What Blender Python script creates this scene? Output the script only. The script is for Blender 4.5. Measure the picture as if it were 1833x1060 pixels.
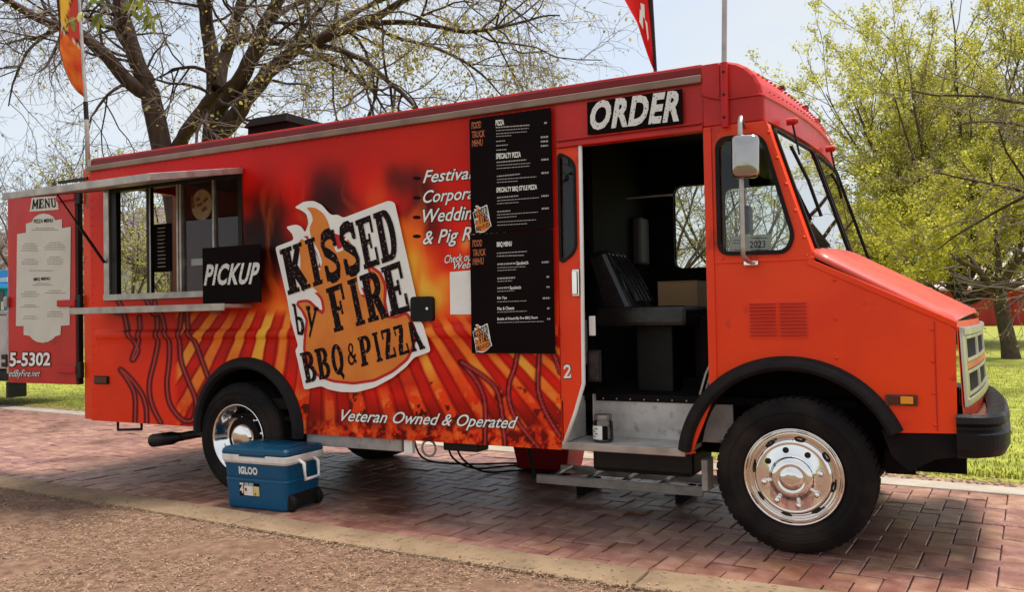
import bpy, math, random
import numpy as np
from mathutils import Vector, Matrix
from mathutils.geometry import tessellate_polygon
RAD = math.radians
rng = np.random.default_rng(7); random.seed(7)
for o in list(bpy.data.objects): bpy.data.objects.remove(o)
SC = bpy.context.scene; COL = SC.collection

# ---------------------------------------------------------------- camera
FPX = 1505.56; YAW, PIT, ROLL = RAD(27.448), RAD(1.293), RAD(-1.0646)
CAM = np.array([.785, -4.825, 1.343])
_f0 = np.array([-math.sin(YAW), math.cos(YAW), 0]); _r0 = np.array([math.cos(YAW), math.sin(YAW), 0]); _k = np.array([0, 0, 1.])
FW = _f0*math.cos(PIT)+_k*math.sin(PIT); _u0 = _k*math.cos(PIT)-_f0*math.sin(PIT)
RT = _r0*math.cos(ROLL)+_u0*math.sin(ROLL); UP = _u0*math.cos(ROLL)-_r0*math.sin(ROLL)
cd = bpy.data.cameras.new('camera'); cam = bpy.data.objects.new('camera', cd); COL.objects.link(cam)
cam.matrix_world = Matrix(((RT[0], UP[0], -FW[0], CAM[0]), (RT[1], UP[1], -FW[1], CAM[1]), (RT[2], UP[2], -FW[2], CAM[2]), (0, 0, 0, 1)))
cd.sensor_width = 36; cd.lens = FPX/1833*36; cd.clip_end = 2000; cd.clip_start = .05
SC.camera = cam

# ---------------------------------------------------------------- sky, sun, exposure
SUN_DIR = Vector((.20, .17, 1.0)).normalized()          # towards the sun: high, a little behind the truck
sun_el = math.asin(SUN_DIR.z); sun_az = math.atan2(SUN_DIR.x, SUN_DIR.y)
W = bpy.data.worlds.new('World'); SC.world = W; W.use_nodes = True
wn, wl = W.node_tree.nodes, W.node_tree.links; wn.clear()
out = wn.new('ShaderNodeOutputWorld'); bg = wn.new('ShaderNodeBackground'); sky = wn.new('ShaderNodeTexSky')
sky.sky_type = 'NISHITA'; sky.sun_disc = False; sky.sun_elevation = sun_el; sky.sun_rotation = sun_az
sky.air_density = 1.0; sky.dust_density = 1.6; sky.ozone_density = 1.0
tc = wn.new('ShaderNodeTexCoord'); mp = wn.new('ShaderNodeMapping'); mp.inputs['Scale'].default_value = (1.0, 1.0, 2.6)
nz = wn.new('ShaderNodeTexNoise'); nz.inputs['Scale'].default_value = 2.2; nz.inputs['Detail'].default_value = 7; nz.inputs['Roughness'].default_value = .55
cr = wn.new('ShaderNodeValToRGB'); cr.color_ramp.elements[0].position = .36; cr.color_ramp.elements[1].position = .66
cr.color_ramp.elements[0].color = (.60, .60, .60, 1); cr.color_ramp.elements[1].color = (.95, .95, .95, 1)
mx = wn.new('ShaderNodeMix'); mx.data_type = 'RGBA'
wl.new(tc.outputs['Generated'], mp.inputs[0]); wl.new(mp.outputs[0], nz.inputs['Vector']); wl.new(nz.outputs['Fac'], cr.inputs[0])
wl.new(cr.outputs[0], mx.inputs[0]); wl.new(sky.outputs[0], mx.inputs[6]); mx.inputs[7].default_value = (3.62, 3.72, 3.72, 1)
wl.new(mx.outputs[2], bg.inputs[0]); bg.inputs[1].default_value = .1; wl.new(bg.outputs[0], out.inputs[0])
sl = bpy.data.lights.new('sun', 'SUN'); sl.energy = 2.5; sl.angle = RAD(15.0); sl.color = (1.0, .94, .86)
so = bpy.data.objects.new('sun', sl); COL.objects.link(so); so.rotation_euler = SUN_DIR.to_track_quat('Z', 'Y').to_euler(); so.location = (0, 0, 30)
SC.view_settings.view_transform = 'Standard'; SC.view_settings.look = 'None'; SC.view_settings.gamma = 1
SC.view_settings.exposure = 1.22
SC.render.engine = 'CYCLES'
SC.cycles.max_bounces = 8; SC.cycles.transparent_max_bounces = 12; SC.cycles.caustics_reflective = False; SC.cycles.caustics_refractive = False

# ---------------------------------------------------------------- helpers
def ray(x, y): return FW+RT*(x-916.5)/FPX-UP*(y-530)/FPX
def on(x, y, i, v):
    d = ray(x, y); return CAM+d*((v-CAM[i])/d[i])
def ony(x, y, v=0.): return on(x, y, 1, v)
def onz(x, y, v=0.): return on(x, y, 2, v)
def atd(x, y, D): return CAM+ray(x, y)*D
def S(x, y, Y=0.):
    p = ony(x, y, Y); return (p[0], p[2])
def s2l(c):
    c = np.asarray(c, float)/255.; return np.where(c <= .04045, c/12.92, ((c+.055)/1.055)**2.4)
def tag(o, label=None, cat=None, group=None, kind=None):
    if label: o['label'] = label
    if cat: o['category'] = cat
    if group: o['group'] = group
    if kind: o['kind'] = kind
    return o
ORG = {}
def empty(name, loc, label=None, cat=None, group=None, parent=None):
    o = bpy.data.objects.new(name, None); COL.objects.link(o); o.empty_display_size = .1
    po = ORG.get(parent.name, np.zeros(3)) if parent else np.zeros(3)
    o.location = Vector(np.asarray(loc, float)-po); ORG[o.name] = np.asarray(loc, float)
    if parent: o.parent = parent
    return tag(o, label, cat, group)

class MB:
    def __init__(s): s.v = []; s.f = []
    def add(s, vs, fs):
        b = len(s.v); s.v.extend([tuple(map(float, q)) for q in vs]); s.f.extend([tuple(i+b for i in f) for f in fs]); return s
    def box(s, a, b):
        (x0, y0, z0), (x1, y1, z1) = a, b
        x0, x1 = min(x0, x1), max(x0, x1); y0, y1 = min(y0, y1), max(y0, y1); z0, z1 = min(z0, z1), max(z0, z1)
        return s.add([(x0, y0, z0), (x1, y0, z0), (x1, y1, z0), (x0, y1, z0), (x0, y0, z1), (x1, y0, z1), (x1, y1, z1), (x0, y1, z1)],
                     [(0, 3, 2, 1), (4, 5, 6, 7), (0, 1, 5, 4), (1, 2, 6, 5), (2, 3, 7, 6), (3, 0, 4, 7)])
    def hexa(s, lo, hi):      # two quads, bottom and top, same winding
        return s.add(list(lo)+list(hi), [(0, 3, 2, 1), (4, 5, 6, 7), (0, 1, 5, 4), (1, 2, 6, 5), (2, 3, 7, 6), (3, 0, 4, 7)])
    def poly(s, pts): return s.add(pts, [tuple(range(len(pts)))])
    def plate(s, outer, holes=(), y0=0., y1=.03, fn=None):   # polygon in (x,z) extruded in y
        fn = fn or (lambda x, y, z: (x, y, z))
        loops = [outer]+list(holes)
        tris = tessellate_polygon([[Vector((p[0], p[1], 0)) for p in lp] for lp in loops])
        flat = [p for lp in loops for p in lp]; n = len(flat)
        vs = [fn(p[0], y0, p[1]) for p in flat]+[fn(p[0], y1, p[1]) for p in flat]
        fs = []
        for t in tris:
            a, b, c = [flat[i] for i in t]
            ar = (b[0]-a[0])*(c[1]-a[1])-(c[0]-a[0])*(b[1]-a[1])
            t = tuple(t) if ar > 0 else tuple(reversed(t))
            fs.append(t); fs.append(tuple(i+n for i in reversed(t)))
        o = 0
        for lp in loops:
            m = len(lp)
            for i in range(m):
                j = (i+1) % m; fs.append((o+i, o+j, n+o+j, n+o+i))
            o += m
        return s.add(vs, fs)
    def sheet(s, outer, fn, holes=()):      # flat polygon (2-D) mapped by fn to 3-D
        loops = [outer]+list(holes)
        tris = tessellate_polygon([[Vector((p[0], p[1], 0)) for p in lp] for lp in loops])
        flat = [p for lp in loops for p in lp]
        return s.add([fn(*p) for p in flat], [tuple(t) for t in tris])
    def tube(s, pts, r, k=8, cap=True):
        P = np.asarray(pts, float); n = len(P); rs = np.asarray(r if hasattr(r, '__len__') else [r]*n, float)
        t = np.empty_like(P); t[1:-1] = P[2:]-P[:-2]; t[0] = P[1]-P[0]; t[-1] = P[-1]-P[-2]
        m = P[-1]-P[0]; m = np.abs(m if (m@m) > 1e-9 else t[0]); ref = np.zeros(3); ref[int(np.argmin(m))] = 1.
        A = np.cross(t, ref); A /= np.linalg.norm(A, axis=1)[:, None]+1e-12; B = np.cross(t, A); B /= np.linalg.norm(B, axis=1)[:, None]+1e-12
        w = np.arange(k)*(2*math.pi/k); c, q_ = np.cos(w), np.sin(w)
        V = P[:, None, :]+rs[:, None, None]*(A[:, None, :]*c[None, :, None]+B[:, None, :]*q_[None, :, None])
        b = len(s.v); s.v.extend(map(tuple, V.reshape(-1, 3).tolist()))
        for i in range(n-1):
            o = b+i*k; s.f.extend([(o+q, o+k+q, o+k+(q+1) % k, o+(q+1) % k) for q in range(k)])
        if cap: s.f += [tuple(range(b, b+k)), tuple(range(b+(n-1)*k, b+n*k))[::-1]]
        return s
    def lathe(s, prof, c, axis='y', n=40, cap=False):
        vs = []
        for (r, h) in prof:
            for q in range(n):
                w = 2*math.pi*q/n; a, b = r*math.cos(w), r*math.sin(w)
                vs.append({'y': (c[0]+a, c[1]+h, c[2]+b), 'z': (c[0]+a, c[1]+b, c[2]+h), 'x': (c[0]+h, c[1]+a, c[2]+b)}[axis])
        m = len(prof)
        fs = [(i*n+q, i*n+(q+1) % n, (i+1)*n+(q+1) % n, (i+1)*n+q) for i in range(m-1) for q in range(n)]
        if cap: fs += [tuple(range(n)), tuple(range((m-1)*n, m*n))]
        return s.add(vs, fs)
    def grid(s, fn, nu, nv):
        vs = [fn(i/nu, j/nv) for i in range(nu+1) for j in range(nv+1)]
        return s.add(vs, [(i*(nv+1)+j, (i+1)*(nv+1)+j, (i+1)*(nv+1)+j+1, i*(nv+1)+j+1) for i in range(nu) for j in range(nv)])
    def build(s, name, mat, parent=None, smooth=False, bevel=0, solid=0, kind=None, fixn=False, label=None):
        off = ORG.get(parent.name, np.zeros(3)) if parent else np.zeros(3)
        me = bpy.data.meshes.new(name)
        me.from_pydata([(a-off[0], b-off[1], c-off[2]) for a, b, c in s.v], [], s.f)
        if fixn:
            import bmesh
            bm = bmesh.new(); bm.from_mesh(me); bmesh.ops.remove_doubles(bm, verts=bm.verts, dist=1e-5); bmesh.ops.recalc_face_normals(bm, faces=bm.faces); bm.to_mesh(me); bm.free()
        if mat: me.materials.append(mat)
        if smooth:
            me.polygons.foreach_set('use_smooth', [True]*len(me.polygons))
        o = bpy.data.objects.new(name, me); COL.objects.link(o)
        if parent: o.parent = parent
        ORG[o.name] = off
        if solid:
            m = o.modifiers.new('s', 'SOLIDIFY'); m.thickness = solid; m.offset = 0
        if bevel:
            m = o.modifiers.new('b', 'BEVEL'); m.width = bevel; m.segments = 2; m.limit_method = 'ANGLE'; m.angle_limit = RAD(40)
        if kind: o['kind'] = kind
        if label: o['label'] = label
        return o
def rbox(name, a, b, mat, parent=None, bevel=.006, **k): return MB().box(a, b).build(name, mat, parent, bevel=bevel, **k)
def rpoly(pts, r, n=5):      # round the corners of a polygon
    o = []; m = len(pts)
    for i in range(m):
        p0, p, p1 = [np.array(pts[(i+d) % m], float) for d in (-1, 0, 1)]
        rr = r[i] if hasattr(r, '__len__') else r
        a = p0-p; b = p1-p; la, lb = np.linalg.norm(a), np.linalg.norm(b); rr = min(rr, la*.48, lb*.48)
        a = p+a/la*rr; b = p+b/lb*rr
        for q in range(n+1):
            t = q/n; o.append(tuple((1-t)**2*a+2*t*(1-t)*p+t*t*b))
    return o
def offs(pts, d):            # offset a closed polygon outwards by d
    P = np.array(pts, float); m = len(P)
    ar = sum(P[i][0]*P[(i+1) % m][1]-P[(i+1) % m][0]*P[i][1] for i in range(m)); sg = 1 if ar > 0 else -1
    o = []
    for i in range(m):
        t0 = P[i]-P[i-1]; t1 = P[(i+1) % m]-P[i]; t0 = t0/(np.linalg.norm(t0)+1e-9); t1 = t1/(np.linalg.norm(t1)+1e-9)
        n = np.array([t0[1]+t1[1], -(t0[0]+t1[0])]); l = np.linalg.norm(n)
        n = n/l if l > .2 else np.array([t0[1], -t0[0]])
        c = max(.5, n@np.array([t0[1], -t0[0]])); o.append(tuple(P[i]+sg*n*d/c))
    return o
def arc(cx, cz, r, a0, a1, n=24, rz=None):
    rz = rz or r
    return [(cx+r*math.cos(RAD(a0+(a1-a0)*i/n)), cz+rz*math.sin(RAD(a0+(a1-a0)*i/n))) for i in range(n+1)]

# ---------------------------------------------------------------- materials
def L4(c): return (c[0], c[1], c[2], 1)
def mat(name, c, rough=.5, metal=0., c2=None, scale=6., mixr=(.4, .65), bump=0., bscale=40., coat=0., spec=.3, c3=None, s3=18., r3=(.62, .72), detail=6., rvar=0., coord='Object', island=0., subs=None, stretch=None):
    m = bpy.data.materials.new(name); m.use_nodes = True; n, l = m.node_tree.nodes, m.node_tree.links
    b = n['Principled BSDF']; b.inputs['Base Color'].default_value = L4(c); b.inputs['Roughness'].default_value = rough
    b.inputs['Metallic'].default_value = metal; b.inputs['Coat Weight'].default_value = coat; b.inputs['Coat Roughness'].default_value = .12
    b.inputs['Specular IOR Level'].default_value = spec
    t = n.new('ShaderNodeTexCoord'); vec = t.outputs[coord]
    if stretch:
        mpn = n.new('ShaderNodeMapping'); mpn.inputs['Scale'].default_value = stretch; l.new(vec, mpn.inputs[0]); vec = mpn.outputs[0]
    cur = None
    def ramp(sc, rg, dt=detail):
        z = n.new('ShaderNodeTexNoise'); z.inputs['Scale'].default_value = sc; z.inputs['Detail'].default_value = dt; l.new(vec, z.inputs['Vector'])
        q = n.new('ShaderNodeMapRange'); q.inputs['From Min'].default_value = rg[0]; q.inputs['From Max'].default_value = rg[1]; l.new(z.outputs['Fac'], q.inputs[0]); return q.outputs[0]
    def mixc(fac, a, cc, blend='MIX'):
        x = n.new('ShaderNodeMix'); x.data_type = 'RGBA'; x.blend_type = blend; l.new(fac, x.inputs[0])
        if hasattr(a, 'links'): l.new(a, x.inputs[6])
        else: x.inputs[6].default_value = L4(a)
        x.inputs[7].default_value = L4(cc); return x.outputs[2]
    cur = c
    if c2 is not None: cur = mixc(ramp(scale, mixr), cur, c2)
    if c3 is not None: cur = mixc(ramp(s3, r3), cur, c3)
    if island:
        g = n.new('ShaderNodeNewGeometry'); h = n.new('ShaderNodeHueSaturation')
        q = n.new('ShaderNodeMapRange'); q.inputs['To Min'].default_value = 1-island; q.inputs['To Max'].default_value = 1+island; l.new(g.outputs['Random Per Island'], q.inputs[0]); l.new(q.outputs[0], h.inputs['Value'])
        if hasattr(cur, 'links'): l.new(cur, h.inputs['Color'])
        else: h.inputs['Color'].default_value = L4(cur)
        cur = h.outputs[0]
    if hasattr(cur, 'links'): l.new(cur, b.inputs['Base Color'])
    if rvar:
        q = n.new('ShaderNodeMapRange'); q.inputs['To Min'].default_value = max(0, rough-rvar); q.inputs['To Max'].default_value = rough+rvar; l.new(ramp(scale*1.7, (.3, .7)), q.inputs[0]); l.new(q.outputs[0], b.inputs['Roughness'])
    if bump:
        z = n.new('ShaderNodeTexNoise'); z.inputs['Scale'].default_value = bscale; z.inputs['Detail'].default_value = 8; l.new(vec, z.inputs['Vector'])
        u = n.new('ShaderNodeBump'); u.inputs['Strength'].default_value = bump; u.inputs['Distance'].default_value = .02; l.new(z.outputs['Fac'], u.inputs['Height']); l.new(u.outputs[0], b.inputs['Normal'])
    return m
def leafmat(name, c, island=.35, trans=.4, rough=.5, cb=None):
    m = bpy.data.materials.new(name); m.use_nodes = True; n, l = m.node_tree.nodes, m.node_tree.links
    o = n['Material Output']; b = n['Principled BSDF']; b.inputs['Roughness'].default_value = rough; b.inputs['Specular IOR Level'].default_value = .25
    tr = n.new('ShaderNodeBsdfTranslucent'); ms = n.new('ShaderNodeMixShader'); ms.inputs[0].default_value = trans
    g = n.new('ShaderNodeNewGeometry'); x = n.new('ShaderNodeMix'); x.data_type = 'RGBA'; l.new(g.outputs['Random Per Island'], x.inputs[0])
    x.inputs[6].default_value = L4([q*(1-island) for q in c]); x.inputs[7].default_value = L4(cb or [min(1, q*(1+island)) for q in c])
    l.new(x.outputs[2], b.inputs['Base Color']); l.new(x.outputs[2], tr.inputs[0]); l.new(b.outputs[0], ms.inputs[1]); l.new(tr.outputs[0], ms.inputs[2]); l.new(ms.outputs[0], o.inputs[0])
    return m
def glassmat(name, tint=(.9, .95, .93), rough=.02, refl=1.0):
    m = bpy.data.materials.new(name); m.use_nodes = True; n, l = m.node_tree.nodes, m.node_tree.links
    o = n['Material Output']; n.remove(n['Principled BSDF'])
    t = n.new('ShaderNodeBsdfTransparent'); t.inputs[0].default_value = L4(tint); g = n.new('ShaderNodeBsdfGlossy'); g.inputs['Roughness'].default_value = rough
    fr = n.new('ShaderNodeFresnel'); fr.inputs[0].default_value = 1.5; mu = n.new('ShaderNodeMath'); mu.operation = 'MULTIPLY'; mu.inputs[1].default_value = refl; mu.use_clamp = True; l.new(fr.outputs[0], mu.inputs[0])
    x = n.new('ShaderNodeMixShader'); l.new(mu.outputs[0], x.inputs[0]); l.new(t.outputs[0], x.inputs[1]); l.new(g.outputs[0], x.inputs[2]); l.new(x.outputs[0], o.inputs[0]); return m
def attrmat(name, rough=.4, coat=.15, bump=0., trans=0.):
    m = bpy.data.materials.new(name); m.use_nodes = True; n, l = m.node_tree.nodes, m.node_tree.links; b = n['Principled BSDF']
    a = n.new('ShaderNodeVertexColor'); a.layer_name = 'Col'; l.new(a.outputs[0], b.inputs['Base Color']); b.inputs['Roughness'].default_value = rough; b.inputs['Coat Weight'].default_value = coat; b.inputs['Coat Roughness'].default_value = .2; b.inputs['Specular IOR Level'].default_value = .14
    if bump:
        t = n.new('ShaderNodeTexCoord'); z = n.new('ShaderNodeTexNoise'); z.inputs['Scale'].default_value = 2.2; z.inputs['Detail'].default_value = 3; l.new(t.outputs['Object'], z.inputs['Vector'])
        u = n.new('ShaderNodeBump'); u.inputs['Strength'].default_value = bump; u.inputs['Distance'].default_value = .03; l.new(z.outputs['Fac'], u.inputs['Height']); l.new(u.outputs[0], b.inputs['Normal'])
    if trans:
        o = n['Material Output']; tr = n.new('ShaderNodeBsdfTranslucent'); l.new(a.outputs[0], tr.inputs[0]); ms = n.new('ShaderNodeMixShader'); ms.inputs[0].default_value = trans
        l.new(b.outputs[0], ms.inputs[1]); l.new(tr.outputs[0], ms.inputs[2]); l.new(ms.outputs[0], o.inputs[0])
    return m
def setcol(o, cols):
    me = o.data; a = me.color_attributes.new('Col', 'FLOAT_COLOR', 'POINT'); c = np.ones((len(me.vertices), 4), np.float32); c[:, :3] = cols; a.data.foreach_set('color', c.ravel())

M = {}
M['paint'] = mat('orange_red_paint', (.92, .058, .006), .40, c2=(.80, .038, .006), scale=1.7, mixr=(.42, .68), coat=.12, spec=.25, bump=.16, bscale=2.6, c3=(.34, .022, .012), s3=5., r3=(.63, .76), rvar=.10)
M['paintdark'] = mat('faded_red_paint', (.60, .020, .014), .42, c2=(.48, .014, .010), scale=3., coat=.06, spec=.3, bump=.05, bscale=6., c3=(.25, .016, .014), s3=14., r3=(.64, .76), rvar=.08)
M['maroon'] = mat('dark_maroon_paint', (.20, .010, .012), .5, c2=(.14, .008, .009), scale=3., spec=.25)
M['rail'] = mat('weathered_rail', (.30, .20, .155), .55, .25, c2=(.22, .14, .11), scale=5., bump=.05, bscale=60.)
M['hood'] = mat('sky_tinted_hood_paint', (.62, .075, .05), .42, c2=(.55, .05, .035), scale=5., coat=.35, bump=.04, bscale=9.)  # pinker than the cab paint: sky reflection put into the base colour
M['alu'] = mat('brushed_aluminium', (.50, .44, .40), .45, .85, c2=(.36, .31, .28), scale=8., bump=.05, bscale=60., rvar=.1)
M['alupaint'] = mat('dull_aluminium_sheet', (.42, .39, .37), .5, .35, c2=(.33, .30, .28), scale=9., bump=.08, bscale=30., c3=(.22, .19, .17), s3=22.)
M['stepalu'] = mat('bright_step_sheet', (.66, .62, .58), .5, .15, c2=(.52, .47, .43), scale=7., bump=.08, bscale=30., c3=(.34, .29, .25), s3=16., r3=(.56, .72))
M['trimchrome'] = mat('dulled_chrome_trim', (.66, .63, .60), .30, 1., c2=(.5, .47, .44), scale=9.)
M['chrome'] = mat('chrome', (.86, .83, .80), .09, 1., rvar=.04)
M['rubber'] = mat('black_rubber', (.008, .006, .006), .72, c2=(.014, .010, .010), scale=12., spec=.25, bump=.1, bscale=50.)
M['tyre'] = mat('tyre_rubber', (.007, .005, .005), .78, c2=(.040, .028, .021), scale=3., mixr=(.45, .75), spec=.22, bump=.12, bscale=60.)
M['black'] = mat('black_painted_steel', (.007, .005, .005), .5, c2=(.012, .009, .008), scale=10., spec=.3, bump=.05)
M['plastic'] = mat('black_bumper_plastic', (.006, .004, .005), .5, c2=(.010, .008, .008), scale=6., spec=.22, bump=.08, bscale=70., rvar=.1)
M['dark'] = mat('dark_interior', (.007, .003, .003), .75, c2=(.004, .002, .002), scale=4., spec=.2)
M['under'] = mat('grimy_underbody', (.007, .005, .005), .88, c2=(.012, .008, .007), scale=8., spec=.2)
M['glass'] = glassmat('window_glass', (.80, .84, .82), .01, 1.1)
M['wglass'] = glassmat('windscreen_glass', (.55, .62, .59), .012, 3.4)
M['board'] = mat('black_sign_board', (.005, .0015, .002), .7, c2=(.007, .0025, .003), scale=5., spec=.08)
M['white'] = mat('white_vinyl', (.92, .90, .85), .5, c2=(.86, .83, .78), scale=6.)
M['cream'] = mat('cream_vinyl', (.70, .67, .58), .55, c2=(.64, .60, .52), scale=4.)
M['offblack'] = mat('black_vinyl', (.008, .003, .004), .6, spec=.1)
M['letters'] = mat('distressed_black_vinyl', (.010, .003, .005), .6, c2=(.50, .30, .20), scale=60., mixr=(.62, .68), detail=3., spec=.1)
M['distress'] = mat('distressed_white_print', (.80, .77, .74), .6, c2=(.05, .035, .035), scale=75., mixr=(.60, .66), detail=4.)
M['redvinyl'] = mat('red_vinyl', (.55, .012, .014), .45)
M['orangevinyl'] = mat('orange_vinyl', (.78, .24, .030), .45, c2=(.70, .19, .024), scale=5.)
M['orangetext'] = mat('faded_orange_print', (.55, .15, .06), .6, c2=(.22, .05, .02), scale=60., mixr=(.5, .6))
M['greytext'] = mat('pale_grey_print', (.42, .38, .36), .6)
M['wrap'] = attrmat('printed_vinyl_wrap', .38, .0, .10)
M['amber'] = mat('amber_lens', (.85, .33, .02), .25, coat=.4)
M['darklens'] = mat('dark_red_lens', (.08, .010, .006), .3, coat=.4)
M['rust'] = mat('rusty_steel', (.16, .055, .03), .8, c2=(.07, .03, .02), scale=9., bump=.15)
M['vinylseat'] = mat('black_seat_vinyl', (.014, .011, .011), .26, bump=.3, bscale=9., c2=(.02, .016, .016), scale=6., spec=.5)
M['card'] = mat('cardboard', (.34, .20, .10), .8, c2=(.29, .17, .085), scale=3.)
M['blue'] = mat('blue_cooler_plastic', (.003, .078, .175), .36, c2=(.004, .090, .195), scale=4., bump=.03, bscale=120.)
M['bluelid'] = mat('blue_lid_plastic', (.002, .050, .105), .34, c2=(.003, .060, .12), scale=4., bump=.03, bscale=120.)
M['wplastic'] = mat('white_plastic', (.90, .88, .84), .4, c2=(.70, .67, .62), scale=7.)
M['redplastic'] = mat('red_plastic', (.30, .006, .008), .4)
M['concrete'] = mat('kerb_concrete', (.25, .175, .105), .85, c2=(.19, .128, .076), scale=4., bump=.35, bscale=70., c3=(.12, .085, .052), s3=30., r3=(.58, .7))
M['concretefar'] = mat('pale_kerb_concrete', (.40, .35, .29), .85, c2=(.31, .265, .21), scale=3., bump=.3, bscale=50.)
M['bark'] = mat('tree_bark', (.070, .042, .030), .9, c2=(.035, .021, .015), scale=10., bump=.6, bscale=26., stretch=(1, 1, .3))
M['barkfar'] = mat('grey_brown_bark', (.10, .072, .05), .9, c2=(.06, .042, .03), scale=8., bump=.4, bscale=20.)
M['twig'] = mat('twig_bark', (.18, .135, .115), .9)

# ---------------------------------------------------------------- setting: ground, road, kerbs, lawn
def yn(x): return float(np.interp(x, [-40, -6.67, -4.19, -2.74, -.82, .03, 3, 8], [1.3, -.31, -.43, -.55, -.62, -.60, -.52, -.30]))
def yf(x): return float(np.interp(x, [-40, -13.1, -11, .49, 1.24, 8], [6.1, 3.62, 3.44, 2.41, 2.36, 1.9]))
def posmat(name, stops, scale, rough, bump, bscale, rnd=None, stain=None, detail=8., rgh2=None, ramp=(.3, .7)):
    """ground material in world metres: colour ramp on noise, optional per-piece variation and a stain colour on a second noise"""
    m = bpy.data.materials.new(name); m.use_nodes = True; n, l = m.node_tree.nodes, m.node_tree.links; b = n['Principled BSDF']; b.inputs['Roughness'].default_value = rough
    g = n.new('ShaderNodeNewGeometry'); z = n.new('ShaderNodeTexNoise'); z.inputs['Scale'].default_value = scale; z.inputs['Detail'].default_value = detail; l.new(g.outputs['Position'], z.inputs['Vector'])
    r = n.new('ShaderNodeValToRGB'); e = r.color_ramp.elements
    for i, c in enumerate(stops):
        p = ramp[0]+(ramp[1]-ramp[0])*i/(len(stops)-1)
        if i < 2: q = e[i]; q.position = p
        else: q = e.new(p)
        q.color = L4(c)
    l.new(z.outputs['Fac'], r.inputs[0]); cur = r.outputs[0]
    if stain:
        col, ss, lo, hi = stain
        z2 = n.new('ShaderNodeTexNoise'); z2.inputs['Scale'].default_value = ss; z2.inputs['Detail'].default_value = 5; l.new(g.outputs['Position'], z2.inputs['Vector'])
        q = n.new('ShaderNodeMapRange'); q.inputs['From Min'].default_value = lo; q.inputs['From Max'].default_value = hi; l.new(z2.outputs['Fac'], q.inputs[0])
        x = n.new('ShaderNodeMix'); x.data_type = 'RGBA'; l.new(q.outputs[0], x.inputs[0]); l.new(cur, x.inputs[6]); x.inputs[7].default_value = L4(col); cur = x.outputs[2]
        if rgh2 is not None:
            q2 = n.new('ShaderNodeMapRange'); q2.inputs['To Min'].default_value = rough; q2.inputs['To Max'].default_value = rgh2; l.new(q.outputs[0], q2.inputs[0]); l.new(q2.outputs[0], b.inputs['Roughness'])
    if rnd:
        src = n.new('ShaderNodeObjectInfo').outputs['Random'] if rnd[0] == 'object' else g.outputs['Random Per Island']
        h = n.new('ShaderNodeHueSaturation'); q = n.new('ShaderNodeMapRange'); q.inputs['To Min'].default_value = 1-rnd[1]; q.inputs['To Max'].default_value = 1+rnd[1]; l.new(src, q.inputs[0]); l.new(q.outputs[0], h.inputs['Value'])
        q3 = n.new('ShaderNodeMapRange'); q3.inputs['To Min'].default_value = .49; q3.inputs['To Max'].default_value = .515; l.new(src, q3.inputs[0]); l.new(q3.outputs[0], h.inputs['Hue'])
        l.new(cur, h.inputs['Color']); cur = h.outputs[0]
    l.new(cur, b.inputs['Base Color'])
    if bump:
        z3 = n.new('ShaderNodeTexNoise'); z3.inputs['Scale'].default_value = bscale; z3.inputs['Detail'].default_value = 9; l.new(g.outputs['Position'], z3.inputs['Vector'])
        u = n.new('ShaderNodeBump'); u.inputs['Strength'].default_value = bump; u.inputs['Distance'].default_value = .02; l.new(z3.outputs['Fac'], u.inputs['Height']); l.new(u.outputs[0], b.inputs['Normal'])
    return m
BR = [(.18, .074, .050), (.26, .118, .086), (.35, .185, .145)]
M['brick'] = posmat('red_brick_paver', BR, 9., .44, .25, 55., ('object', .18), ((.12, .036, .020), .9, .54, .68), rgh2=.38)
M['brickfar'] = posmat('red_brick_paver_field', BR, 9., .44, .25, 55., ('island', .18), ((.12, .036, .020), .9, .54, .68), rgh2=.38)
M['joint'] = posmat('joint_sand', [(.035, .022, .016), (.07, .045, .032)], 30., .95, .2, 90.)
M['dirt'] = posmat('dry_dirt', [(.10, .050, .029), (.17, .094, .057), (.245, .150, .096)], 16., .95, .9, 45., None, ((.14, .075, .045), 2.2, .52, .72))
M['lawn'] = posmat('mown_lawn', [(.13, .15, .012), (.24, .26, .022), (.36, .36, .045)], 3.5, .9, .8, 30., None, ((.26, .21, .07), .35, .58, .75))
M['field'] = posmat('distant_ground', [(.07, .085, .022), (.14, .15, .035)], .05, .95, 0, 1)
M['litter'] = posmat('leaf_litter_ground', [(.20, .11, .065), (.34, .22, .14), (.42, .30, .20)], 26., .95, .8, 60.)

b = MB(); b.poly([(-700, -700, -.10), (700, -700, -.10), (700, 900, -.10), (-700, 900, -.10)])
tag(b.build('ground', M['field']), kind='structure')
road = MB(); xs = list(np.linspace(-60, 30, 46))
for i in range(len(xs)-1):
    a, c = xs[i], xs[i+1]; road.poly([(a, yn(a)-.02, -.028), (c, yn(c)-.02, -.028), (c, yf(c)-.28, -.028), (a, yf(a)-.28, -.028)])
ROAD = tag(road.build('road', M['joint']), 'red herringbone brick road between two concrete kerbs', kind='structure')
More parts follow.
